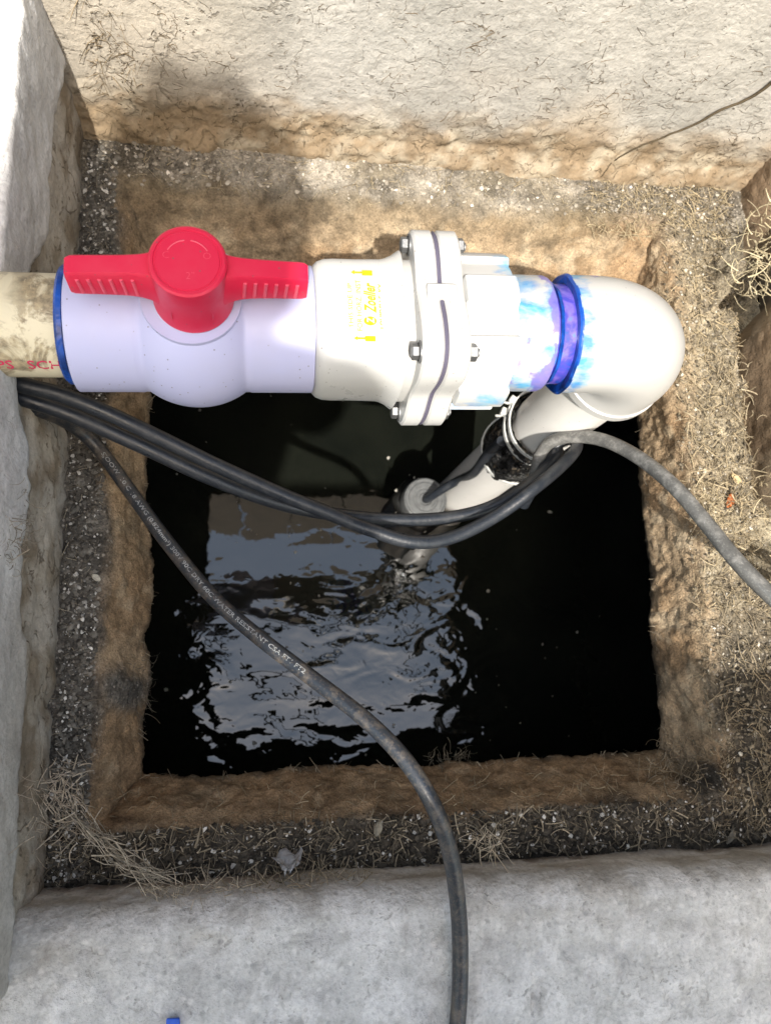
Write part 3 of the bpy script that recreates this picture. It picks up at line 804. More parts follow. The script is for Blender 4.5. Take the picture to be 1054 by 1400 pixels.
# elbow
s0 = .192
el = pthing("elbow_fitting", s0, "glossy white elbow at right end turning the pipe down into the pit", "pipe fitting")
part("primed_nipple", lathe(dense([(-.022, .0305), (-.004, .0305)], .002), 80), el, M['purple'])
part("cement_ring", lathe([(-.0200, .0304), (-.0200, .0325), (-.0180, .0318), (-.0172, .0304)], 160, 'x', lambda a, t, r: r + (.0005 * np.sin(5 * t + 1) + .0004 * np.sin(13 * t)) * (r > .031)), el, M['blue'])
part("cement_bead", lathe([(-.0098, .0304), (-.0100, .0352), (-.0090, .0362), (-.0080, .0363), (-.0076, .0340)], 160, 'x', lambda a, t, r: r + .0004 * np.sin(4 * t) + .0003 * np.sin(11 * t + 1)), el, M['blue'])
path = [(-.0085 + k * .002, 0, 0) for k in range(9)]
RB = .0450
for k in range(0, 25): 
    t = k / 24 * math.pi / 2; path.append((.0090 + RB * math.sin(t), 0, -RB + RB * math.cos(t)))
for k in range(1, 9): path.append((.0090 + RB, 0, -RB - k * .0021))
V, F = tube(np.array(path), .0360, 72)
o = part("elbow_body", (V, F), el, M['stained'], 40)
set_col(o.data, np.column_stack([np.clip(.98 - .95 * sstep(-.006, .016, V[:, 0]) + .06, .05, 1), np.clip(.74 * sstep(.008, .032, V[:, 1]) * (1 - sstep(.02, .045, V[:, 0])) + .55 * (V[:, 2] < -.053), 0, 1), 0 * V[:, 0]]))
part("hub_lip", lathe([(-.0535, .029), (-.0542, .0340), (-.0535, .0372), (-.0465, .0372), (-.0455, .0355)], 72, 'z', lambda a, t, r: r)[0:2], el, M['stained'], 40).location = (.0090 + RB, 0, -.008)
m = el.children[-1].data; set_col(m, np.tile([.05, .5, 0], (len(m.vertices), 1)))

# vertical drop pipe
EX, EY, _z = Vector(on_axis(.192 + .0090 + RB))
dp = empty("drop_pipe", (EX, EY, -.30), "pale vertical pipe going from the elbow down into black water", "pipe")
part("pipe_wall", lathe(dense([(.255, .0278), (-.36, .0278)], .01), 64, 'z'), dp, M['pipeW'])

# wrap and ties round it
wr = empty("plastic_wrap", (EX, EY, -.23), "crumpled black plastic film tied round the drop pipe", "plastic wrap")
zz = np.linspace(.045, -.052, 60)
prof = [(z, .0300 + .0012 * math.sin(z * 260)) for z in zz]
def crump(a, t, r):
    p = np.column_stack([a * 60, np.cos(t) * 2.1, np.sin(t) * 2.1]); return r + np.abs(fbm(p, 1.6, 4, 9)) * .006 + .003 * np.exp(-((t - 3.9) / .5) ** 2)
V, F = lathe(prof, 140, 'z', crump)
part("film", (V, F), wr, M['bag'], 180)
def tie(z, r, label, hd, tilt):
    e = empty("cable_tie", (EX, EY, z), label, "cable tie", "white ties round the drop pipe")
    n = 60; th = np.arange(n) * 2 * math.pi / n; V = []
    for (dr, dz) in ((0, -.0022), (.0013, -.0022), (.0013, .0022), (0, .0022)):
        V.append(np.column_stack([(r + dr) * np.cos(th), (r + dr) * np.sin(th), dz + tilt * r * np.cos(th - 1.)]))
    V = np.stack(V, 1).reshape(-1, 3)
    part("strap", (V, grid_faces(n, 4, True, True)), e, M['tie'], 30)
    hx = np.array([(r + .003) * math.cos(hd), (r + .003) * math.sin(hd), tilt * r * math.cos(hd - 1.)])
    part("tie_head", boxv(hx, (.006, .0065, .0075), Matrix.Rotation(hd, 3, 'Z')), e, M['tie'], 30, .0008)
    tl = np.array([hx, hx + np.array([math.cos(hd + 1.2) * .006, math.sin(hd + 1.2) * .006, .002]), hx + np.array([math.cos(hd + .9) * .010, math.sin(hd + .9) * .010, .004])])
    part("tail", tube(tl, .0011, 6), e, M['tie'])
    return e
tie(-.187, .0332, "upper white tie round the top of the black wrap", 2.55, .10)
tie(-.200, .0336, "middle white tie just below the upper one on the black wrap", 2.75, .10)
tie(-.272, .0338, "lower white tie round the bottom of the black wrap", 4.9, .08)

# ------------------------------------------------------------------ cables
def cable(name, pts, r, mat, label, n_per=14, seg=18, wob=.0):
    c = np.array([P(*p) if len(p) == 3 else np.array(p[:3]) for p in pts]); c = catmull(c, n_per)
    c = c + np.stack([fbm(c, 25, 2, k + 5) for k in (1, 2, 3)], 1) * wob
    V, F = tube(c, r, seg)
    me = mesh(name, V, F); smooth_angle(me, 50)
    o = link(name, me, None, mat); tag(o, label, 'cable'); return o, c
W4 = lambda x, y, z: (x, y, z, 1)
cable("power_cable", [(-60, 500, -.030), (-15, 510, -.033), (30, 526, -.036), (85, 540, -.042), (150, 566, -.05), (230, 604, -.06), (300, 638, -.07), (390, 678, -.085), (450, 702, -.095), (505, 724, -.105), (565, 741, -.11), (620, 734, -.115), (680, 704, -.115), (735, 664, -.11), (772, 632, -.128), (788, 611, -.142), (780, 600, -.148), (764, 606, -.15), (752, 624, -.155), (735, 655, -.15), (715, 690, -.18)], .0049, M['cable'],
      "black cable whose sag dips lowest over the water before rising to the drop pipe")
cable("power_cable", [(-60, 515, -.045), (-15, 526, -.046), (30, 544, -.048), (100, 568, -.056), (190, 608, -.066), (280, 650, -.080), (360, 681, -.098), (430, 699, -.112), (520, 710, -.125), (600, 709, -.13), (660, 697, -.13), (705, 674, -.13), (742, 645, -.145), (762, 622, -.155), (755, 612, -.16), (735, 640, -.17)], .0049, M['cable'],
      "black cable lying just under the deeper sagging one, ending in the wrap")
cable("power_cable", [(726, 668, -.175), (732, 645, -.160), (738, 622, -.150), (752, 605, -.138), (782, 597, -.122), (825, 602, -.098), (872, 625, -.068), (920, 664, -.035), (962, 712, -.015), (1005, 765, .005), (1054, 815, .02), (1115, 865, .032), (1180, 905, .036), (1260, 940, .03), (1400, 980, .022), W4(.72, -.12, -.05), W4(.95, -.16, -.078), W4(1.3, -.18, -.078)], .0050, M['cabledusty'],
      "dusty grey cable arching from the drop pipe to the lower right over the ledge")
cordo, cc = cable("power_cable", [(15, 552, -.06), (60, 562, -.085), (98, 580, -.112), (128, 605, -.1265), (152, 635, -.1285), (190, 688, -.126), (232, 745, -.118), (290, 815, -.104), (350, 868, -.09), (420, 922, -.072), (500, 984, -.05), (556, 1042, -.038), (594, 1105, -.036), (616, 1170, -.050), (627, 1250, -.068), (629, 1330, -.078), (625, 1400, -.0815), (612, 1480, -.0823), (590, 1600, -.0823), W4(.0, -.445, -.080), W4(-.14, -.49, -.078), W4(-.50, -.52, -.078), W4(-.95, -.60, -.078)], .0051, M['cord'],
      "dark cord with white lettering crossing the water from left ledge to near rim", 18)
def cord_text():
    v, f = text_mesh("SJOOW  10/C 18 AWG (0.824mm\u00b2) 300V 90C DRY 60C WATER RESISTANT CSA FT1 FT2", .0040, 0, .00004)
    seg = np.linalg.norm(np.diff(cc, axis=0), axis=1); L = np.concatenate([[0], np.cumsum(seg)])
    d = np.linalg.norm(cc - P(140, 622, -.128), axis=1); L0 = L[d.argmin()]
    d = np.linalg.norm(cc - P(418, 922, -.072), axis=1); L1 = L[d.argmin()]
    sc_ = (L1 - L0) / v[:, 0].max(); s = L0 + v[:, 0] * sc_
    C = np.stack([np.interp(s, L, cc[:, k]) for k in range(3)], 1)
    T = np.stack([np.interp(s, L, np.gradient(cc[:, k], L)) for k in range(3)], 1); T /= np.linalg.norm(T, axis=1)[:, None]
    Nn = np.array([0.10, -.05, 1.]) - T * (T @ np.array([0.10, -.05, 1.]))[:, None]; Nn /= np.linalg.norm(Nn, axis=1)[:, None]
    U = np.cross(Nn, T)
    ph = (v[:, 1] - .0012) / .0051
    pts = C + .00518 * (np.cos(ph)[:, None] * Nn + np.sin(ph)[:, None] * U)
    part("lettering", (pts, f), cordo, M['inkw'])
cord_text()

# ------------------------------------------------------------------ pump top at the water line
ZP = -.45
pc = P(582, 682, ZP + .012)
pm = empty("sump_pump", (pc[0], pc[1], ZP), "grey ringed rubber cap of the pump at the waterline with black cord", "pump")
part("cap", lathe([(-.02, .0262), (.008, .0262), (.0105, .0252), (.0112, .0238), (.0102, .0225), (.0102, .0205), (.0112, .0195), (.0112, .0150), (.0104, .0142), (.0104, .0122), (.0110, .0115), (.0110, .0078), (.0085, .0070), (.0085, 0)], 60, 'z'), pm, M['pumpgrey'], 30)
part("pump_body", lathe([(-.20, .034), (-.03, .034), (-.022, .033), (-.019, .030), (-.018, .026)], 60, 'z', lambda a, t, r: r + .0015 * np.sin(7 * t)), pm, M['pumpdark'])
c = catmull([(0, 0, .004), (.003, .0, .018), (.014, .006, .035), (.030, .013, .06), (EX - pc[0] - .029, EY - pc[1] - .012, .13), (EX - pc[0] - .033, EY - pc[1] - .010, .19), (EX - pc[0] - .034, EY - pc[1] - .010, .24)], 10)
part("cord", tube(c, .0048, 14), pm, M['cable'])

# ------------------------------------------------------------------ scattered stuff
ico = None
def ico_unit():
    bm = bmesh.new(); bmesh.ops.create_icosphere(bm, subdivisions=1, radius=1); v = np.array([x.co[:] for x in bm.verts]); f = np.array([[q.index for q in p.verts] for p in bm.faces]); bm.free(); return v, f
IV, IF = ico_unit()
def blobs(name, pos, size, col, mat, flat=.6):
    n = len(pos); k = len(IV)
    jit = 1 + rng.uniform(-.35, .35, (n, k))
    ax = rng.uniform(.6, 1.3, (n, 3)); ax[:, 2] *= flat
    V = IV[None] * jit[:, :, None] * ax[:, None, :] * np.asarray(size)[:, None, None]
    a = rng.uniform(0, 6.28, n); ca, sa = np.cos(a)[:, None], np.sin(a)[:, None]
    x = V[:, :, 0] * ca - V[:, :, 1] * sa; y = V[:, :, 0] * sa + V[:, :, 1] * ca
    V = np.stack([x, y, V[:, :, 2]], 2) + np.asarray(pos)[:, None, :]
    F = (IF[None] + (np.arange(n) * k)[:, None, None]).reshape(-1, 3)
    me = mesh(name, V.reshape(-1, 3), F.tolist(), False); set_col(me, np.repeat(col, k, 0))
    o = link(name, me, None, mat); tag(o, kind='stuff'); return o
def strands(name, curves, radii, cols, mat, kind='stuff', flat=None):
    """many thin 3-sided bent strands; curves (n, m, 3)"""
    C = np.asarray(curves); n, m, _ = C.shape
    t = np.gradient(C, axis=1); t /= np.linalg.norm(t, axis=2)[:, :, None] + 1e-12
    up = rng.normal(size=(n, 1, 3)); a = np.cross(t, np.broadcast_to(up, t.shape)); a /= np.linalg.norm(a, axis=2)[:, :, None] + 1e-12
    b = np.cross(t, a)
    taper = np.linspace(1, .55, m)[None, :, None]
    R = np.asarray(radii)[:, None, None] * taper
    rings = [C + R * (math.cos(q) * a + math.sin(q) * (.35 if flat is None else flat) * b) for q in (0, 2.094, 4.189)]
    V = np.stack(rings, 2).reshape(-1, 3)
    f0 = np.array(grid_faces(m, 3, False, True)); F = (f0[None] + (np.arange(n) * m * 3)[:, None, None]).reshape(-1, 4)
    me = mesh(name, V, F.tolist(), True); set_col(me, np.repeat(cols, m * 3, 0))
    o = link(name, me, None, mat)
    if kind: tag(o, kind=kind)
    return o
def area_pts(n, x0, x1, y0, y1):
    x = rng.uniform(x0, x1, n); y = rng.uniform(y0, y1, n); return x, y
LG = {'near': (-.14, .415, -.142, -.110), 'left': (-.136, -.1125, -.14, .40), 'right': (.345, .415, -.14, .40), 'far': (-.13, .41, .373, .408)}
def zfor(x, y): return np.array([ledge_z(a, b) for a, b in zip(x, y)])
# soil crumbs
px_, py_, sz_, cl_ = [], [], [], []
def crumbs(side, n, s0, s1, cA, cB, dark=.4):
    x, y = area_pts(n, *LG[side]); px_.append(x); py_.append(y)
    sz_.append(s0 + (s1 - s0) * rng.random(n) ** 2.6)
    t = rng.random(n)[:, None]; c = np.array(cA) * (1 - t) + np.array(cB) * t; c *= rng.uniform(.6, 1.25, (n, 1)); cl_.append(c)
crumbs('near', 5200, .0006, .0026, (.025, .022, .018), (.10, .085, .065))
crumbs('left', 3600, .0006, .0026, (.06, .055, .048), (.20, .185, .16))
crumbs('right', 2600, .0006, .0024, (.07, .06, .045), (.26, .22, .16))
crumbs('far', 800, .0006, .0026, (.18, .16, .13), (.40, .36, .30))
x, y = np.concatenate(px_), np.concatenate(py_); z = zfor(x, y)
blobs("soil_crumbs", np.column_stack([x, y, z + .0004]), np.concatenate(sz_), np.vstack(cl_), M['soil'])
# pale grit
px_, py_, sz_, cl_ = [], [], [], []
crumbs('near', 300, .0006, .0020, (.5, .48, .44), (.68, .66, .62)); crumbs('left', 620, .0005, .0017, (.42, .40, .37), (.66, .64, .6)); crumbs('right', 400, .0006, .0017, (.5, .46, .38), (.62, .58, .5)); crumbs('far', 140, .0006, .0020, (.5, .46, .4), (.64, .6, .54))
x, y = np.concatenate(px_), np.concatenate(py_); z = zfor(x, y)
blobs("pale_grit", np.column_stack([x, y, z + .0010]), np.concatenate(sz_), np.vstack(cl_), M['grit'])
# straw litter
def straw_bits(x, y, z, L, lift=.004, bend=.25, zj=.5):
    n = len(x); a = rng.uniform(0, 6.28, n); m = 5; t = np.linspace(-.5, .5, m)
    bn = rng.normal(0, bend, n); pitch = rng.normal(0, .22, n)
    X = x[:, None] + L[:, None] * (t[None] * np.cos(a)[:, None] - bn[:, None] * (t[None] ** 2) * np.sin(a)[:, None])
    Y = y[:, None] + L[:, None] * (t[None] * np.sin(a)[:, None] + bn[:, None] * (t[None] ** 2) * np.cos(a)[:, None])
    Z = z[:, None] + L[:, None] * t[None] * np.tan(pitch)[:, None] + rng.uniform(.0003, lift, n)[:, None]
    return np.stack([X, Y, Z], 2)
cs, rs, cls = [], [], []
def strawset(side, n, l0, l1, r0, r1, cA, cB, box=None, lift=.004):
    x, y = area_pts(n, *(box or LG[side])); z = zfor(x, y); L = l0 + (l1 - l0) * rng.random(n) ** 2
    cs.append(straw_bits(x, y, z, L, lift)); rs.append(rng.uniform(r0, r1, n)); t = rng.random((n, 1))
    cls.append((np.array(cA) * (1 - t) + np.array(cB) * t) * rng.uniform(.7, 1.15, (n, 1)))
strawset('near', 1300, .003, .015, .0003, .0009, (.10, .08, .055), (.46, .39, .28))
strawset('near', 420, .004, .016, .0002, .0005, (.10, .08, .05), (.40, .33, .22), (-.14, .41, -.125, -.085))
strawset('right', 1500, .004, .018, .0002, .0007, (.30, .24, .15), (.56, .46, .30), (.345, .415, .03, .40))
strawset('right', 300, .004, .018, .0002, .0007, (.14, .11, .07), (.40, .33, .22), (.345, .415, -.14, .03))  # this set and the next are darkened to paint the shade there
strawset('right', 500, .005, .024, .0003, .0007, (.16, .125, .08), (.46, .38, .26), (.345, .415, -.14, .06))
strawset('left', 300, .003, .011, .0002, .00045, (.18, .15, .11), (.46, .4, .3))
strawset('far', 420, .004, .016, .0002, .0005, (.22, .17, .10), (.52, .44, .3), (-.10, .41, .37, .408))
strawset('far', 500, .004, .02, .0002, .0006, (.3, .24, .15), (.55, .46, .3), (.28, .41, .355, .408))
strands("straw_litter", np.vstack(cs), np.concatenate(rs), np.vstack(cls), M['straw'])
# rootlets clinging to the far wall
def on_far(x, z):
    v = FARV[FK.find((x, 0, z))[1]]; return v[1]
cur, rad, cl = [], [], []
m = 9
nst = [(rng.uniform(-.12, .42), rng.uniform(-.10, .03)) for _ in range(26)]
for k in range(900):
    if k % 6 == 0: x, z = rng.uniform(-.13, .42), rng.uniform(-.135, .03)
    elif k % 3 == 1: x, z = rng.uniform(-.13, .42), rng.uniform(-.138, -.09)
    else:
        q = nst[rng.integers(len(nst))]; x, z = q[0] + rng.normal(0, .006), q[1] + rng.normal(0, .014)
    a = rng.normal(math.pi / 2, 1.0); crl = rng.choice([.15, .3, .6]); L = rng.uniform(.002, .012) * (1.6 if rng.random() < .15 else 1)
    pts = []
    for jj in range(m):
        a += rng.normal(0, crl); pts.append((x, on_far(x, z) - .0002, z)); x += L / m * math.cos(a); z += L / m * math.sin(a)
    cur.append(pts); rad.append(rng.uniform(.00012, .00042)); cl.append(np.array((.12, .09, .055)) * rng.uniform(.5, 1.7))
strands("rootlets", np.array(cur), np.array(rad), np.array(cl), M['root'])
# rootlets hanging on left far corner, spiky
cur, rad, cl = [], [], []
for k in range(150):
    x = -.118 + abs(rng.normal(0, .020)); z = rng.uniform(-.14, .01); y = on_far(x, z); a = rng.uniform(0, 6.28); L = rng.uniform(.004, .014)
    d = np.array([math.cos(a), -abs(rng.normal(.5, .3)), math.sin(a) + .3]) ; d /= np.linalg.norm(d)
    cur.append([np.array([x, y, z]) + d * L * t + np.array([0, 0, -1]) * .003 * t * t for t in np.linspace(0, 1, 5)]); rad.append(rng.uniform(.0002, .0005)); cl.append(np.array((.22, .17, .105)) * rng.uniform(.4, 1.5))
strands("rootlets", np.array(cur), np.array(rad), np.array(cl), M['root'])
# the long root across the far wall's right side
def root(name, pts, r, label, cat='root', mat='root', colr=(.085, .065, .04)):
    c = catmull([PYv(a, b, yy) for a, b, yy in pts], 8); 
    c = c + np.stack([fbm(c, 70, 3, 3) * .0022, 0 * c[:, 0], fbm(c, 70, 3, 4) * .0022], 1)
    for i in range(len(c)): c[i, 1] = min(c[i, 1], on_far(c[i, 0], c[i, 2]) - r * .4)
    V, F = tube(c, np.linspace(r, r * .4, len(c)), 8); me = mesh(name, V, F); set_col(me, np.tile(colr, (len(V), 1)))
    o = link(name, me, None, M[mat]); tag(o, label, cat); return o
root("root", [(1075, 95, .41), (1030, 130, .41), (985, 150, .41), (940, 175, .41), (895, 192, .41), (850, 212, .41), (820, 235, .41)], .0012, "long dark root slanting across the right part of the far wall")
# tangles
def tangle(name, cx, cy, cz, ext, n, L, label, colA=(.38, .31, .22), colB=(.60, .52, .40), r=(.0002, .0005), seed=1, curl=.5, group=None):
    g = np.random.default_rng(seed); cur, rad, cl = [], [], []
    for k in range(n):
        p = np.array([cx, cy, cz]) + np.clip(g.normal(size=3), -1.6, 1.6) * np.array(ext); d = g.normal(size=3) * np.array([1, 1, .5]); d /= np.linalg.norm(d); l = L * g.uniform(.5, 1.3)
        pts = []
        ax = g.normal(size=3)
        for j in range(8):
            pts.append(p.copy()); p = p + d * l / 8; d = d + curl * .12 * np.cross(ax, d) + g.normal(size=3) * .07; d /= np.linalg.norm(d)
        cur.append(pts); rad.append(g.uniform(*r)); t = g.random(); cl.append((np.array(colA) * (1 - t) + np.array(colB) * t) * g.uniform(.7, 1.2))
    o = strands(name, np.array(cur), np.array(rad), np.array(cl), M['straw'], None)
    tag(o, label, "straw tangle", group); return o
def T(px, py, z): return P(px, py, z)
a = T(74, 1100, -.085); tangle("straw_tangle", a[0] + .002, a[1], a[2], (.008, .014, .010), 150, .016, "straw nest clinging to the near end of the left wall", (.30, .25, .19), (.52, .45, .36), r=(.0003, .0007), seed=3)
a = T(22, 725, -.04); tangle("straw_tangle", a[0] + .001, a[1], a[2], (.002, .014, .014), 130, .014, "dull root tuft on the left wall below the cables", (.20, .17, .13), (.40, .35, .28), (.00015, .0004), 4, 2.5)
a = T(275, 1222, -.108); tangle("straw_tangle", a[0], a[1] + .002, a[2], (.022, .003, .008), 150, .013, "pale straw clump on the near wall under the nest's strand", (.26, .22, .16), (.50, .43, .33), r=(.0002, .0006), seed=5)
a = T(425, 1208, -.113); tangle("straw_tangle", a[0], a[1] + .002, a[2], (.022, .003, .008), 190, .012, "dark straw clump on the near wall below the plastic scrap", (.11, .09, .06), (.36, .30, .21), (.0002, .0006), 6)
a = T(665, 1150, -.10); tangle("straw_tangle", a[0], a[1], a[2], (.004, .003, .012), 50, .016, "small pale grass tuft against the near wall right of the cord", r=(.0002, .0005), seed=16)
a = T(1035, 345, -.10); tangle("straw_tangle", a[0], a[1], a[2], (.012, .022, .014), 120, .022, "bright straw tangle hanging in the hollow of the right wall", (.46, .39, .25), (.64, .56, .38), (.0004, .0010), 7, 1.2)
a = T(1015, 700, -.130); tangle("straw_tangle", a[0], a[1], a[2], (.020, .022, .003), 130, .017, "loose straw heap on the right ledge under the dusty cable", (.34, .27, .17), (.56, .47, .31), (.0003, .0009), 8, 1.2)
a = T(985, 560, -.136); tangle("straw_tangle", a[0], a[1], a[2], (.018, .035, .003), 170, .014, "straw mat on the right ledge between elbow and dusty cable", (.28, .23, .15), (.50, .42, .29), (.0003, .0009), 18, 1.)
a = T(930, 1050, -.142); tangle("straw_tangle", a[0], a[1], a[2], (.016, .012, .004), 130, .016, "dark root tangle at the near right corner of the opening", (.08, .065, .045), (.28, .23, .16), (.0002, .0007), 9, 1.5)
a = T(190, 940, -.185); tangle("straw_tangle", a[0], a[1], a[2], (.003, .014, .012), 110, .013, "dark root tuft hanging over the left lip of the opening", (.05, .04, .03), (.22, .19, .15), (.00015, .0004), 10, 1.8)
a = T(615, 1035, -.21); tangle("straw_tangle", a[0], a[1], a[2], (.010, .003, .005), 60, .012, "small root tuft hanging from the near lip beside the cord", (.12, .10, .07), (.34, .29, .21), (.00015, .0004), 11, 1.5)
a = T(955, 640, -.13); tangle("straw_tangle", a[0] + .004, a[1] - .03, a[2], (.008, .012, .005), 70, .014, "straw tuft at the edge of the sunlit right lip", (.36, .29, .18), (.56, .47, .31), (.0002, .0007), 12, 1.2)
# straw strand bridging the corner
c = catmull([P(88, 1116, -.085), P(128, 1138, -.082), P(165, 1172, -.085), P(205, 1194, -.098), P(250, 1212, -.106)], 8)
g = np.random.default_rng(21); cur, rad, cl = [], [], []
for k in range(85):
    i = g.integers(0, len(c) - 9); off = g.normal(0, .0024, 3); d = g.normal(0, .0055, 3)
    seg = c[i:i + 9:2] + off + np.linspace(-1, 1, 5)[:, None] * d + g.normal(0, .0006, (5, 3)); cur.append(seg); rad.append(g.uniform(.0002, .0007)); cl.append(np.array((.32, .28, .22)) * g.uniform(.5, 1.5))
tag(strands("straw_strand", np.array(cur), np.array(rad), np.array(cl), M['straw'], None), "twisted straw strand bridging the near left corner from the nest", "straw")
# fine roots and crumbs that fringe the broken lip of the opening
LIPP = V_LIP
cur, rad, cl = [], [], []
for k in range(420):
    p = LIPP[rng.integers(len(LIPP))] + np.array([0, 0, rng.uniform(0, .012)]); d = rng.normal(size=3); d[2] *= .6; d /= np.linalg.norm(d); L = rng.uniform(.002, .008) * (2 if rng.random() < .08 else 1)
    cur.append([p + d * L * t + np.array([0, 0, -1]) * .25 * L * t * t for t in np.linspace(-.3, 1, 5)]); rad.append(rng.uniform(.00015, .0005)); cl.append(np.array((.26, .22, .16)) * rng.uniform(.35, 1.6))
strands("lip_roots", np.array(cur), np.array(rad), np.array(cl), M['straw'])
# floating specks on the water
n = 150
x = rng.uniform(-.2, .45, n); y = rng.uniform(-.15, .45, n)
pos = np.column_stack([x, y, ZW - .050 * (y - .14) + .0004])
k = 36; th = rng.uniform(0, 6.28, k); rr_ = rng.uniform(.028, .034, k); pos[:k, 0] = pc[0] + rr_ * np.cos(th); pos[:k, 1] = pc[1] + rr_ * np.sin(th); pos[:k, 2] = ZP - .022; rr_ = rr_ * 0 + 1
blobs("floating_specks", pos, np.concatenate([rng.uniform(.0005, .0014, k), .0006 + .0022 * rng.random(n - k) ** 3]), np.tile((.42, .40, .35), (n, 1)) * rng.uniform(.4, 1.2, (n, 1)), M['grit'], .35)

# single bits
def leaf(name, p, L, Wd, rz, tilt, colr, label, curl=.3):
    nu, nv = 9, 5; V = []
    for i in range(nu):
        u = i / (nu - 1); wd = Wd * math.sin(math.pi * (u * .92 + .04)) ** .8
        for j in range(nv):
            v = j / (nv - 1) * 2 - 1; V.append(((u - .5) * L, v * wd / 2, curl * wd * v * v + .15 * L * (u - .5) ** 2))
    V = np.array(V) @ np.array((Matrix.Rotation(rz, 3, 'Z') @ Matrix.Rotation(tilt, 3, 'X'))).T
    me = mesh(name, V, grid_faces(nu, nv)); set_col(me, np.tile(colr, (len(V), 1)))
    o = link(name, me, None, M['straw'], p); m = o.modifiers.new("thick", 'SOLIDIFY'); m.thickness = .0003
    tag(o, label, "leaf"); return o
def lp(px, py, dz=.003):
    a = P(px, py, ZL); z = ledge_z(a[0], a[1]); a = P(px, py, z + dz); return tuple(a)
leaf("leaf", lp(996, 684), .013, .008, 1.1, .3, (.40, .12, .035), "orange dead leaf on the right ledge beside the dusty cable")
leaf("leaf", lp(1006, 655), .012, .005, 2.3, -.2, (.52, .40, .22), "tan curled leaf above the orange one on the right ledge")
leaf("leaf", lp(516, 1132), .011, .006, 1.3, .4, (.25, .23, .18), "grey crumpled leaf on the dark soil left of the cord")
leaf("leaf", lp(998, 1142), .014, .006, .9, .3, (.22, .20, .16), "grey folded leaf on the soil at the near right")
leaf("leaf", lp(132, 790), .007, .004, 2.5, .2, (.46, .43, .36), "pale chip on the gravel of the left ledge")
# plastic scrap
mp = NT("clear_plastic"); mp.fin((.8, .82, .85), .2, mp.bump(mp.noise(120, 3), .003), .5, Transmission_Weight=.55, Alpha=.75); 
g = np.random.default_rng(5)
nu, nv = 12, 8; V = []
for i in range(nu):
    for j in range(nv):
        u, v = i / (nu - 1) - .5, j / (nv - 1) - .5; V.append((v * (.006 + .016 * (u + .5)), .002 * math.sin(9 * v + 5 * u), -u * .022 + .001 * math.sin(11 * v)))
V = np.array(V) + g.normal(0, .0006, (nu * nv, 3))
o = link("plastic_scrap", mesh("plastic_scrap", V, grid_faces(nu, nv)), None, mp.m, tuple(P(395, 1178, -.118) )); o.rotation_euler = (.35, 0, .1)
sm = o.modifiers.new("thick", 'SOLIDIFY'); sm.thickness = .0004
tag(o, "clear crumpled plastic scrap standing against the near wall", "plastic scrap")
a = P(237, 1398, -.0855)
V, F = boxv((0, 0, 0), (.008, .006, .003)); V = V + rng.normal(0, .0005, V.shape)
o = link("painted_chip", mesh("painted_chip", V, F, False), None, plain("blue_paint", (.01, .10, .60), .5, .5, .0005, 300, .3), tuple(a)); bevel(o, .0008)
tag(o, "small bright blue chip on the near rim at the bottom edge", "chip")

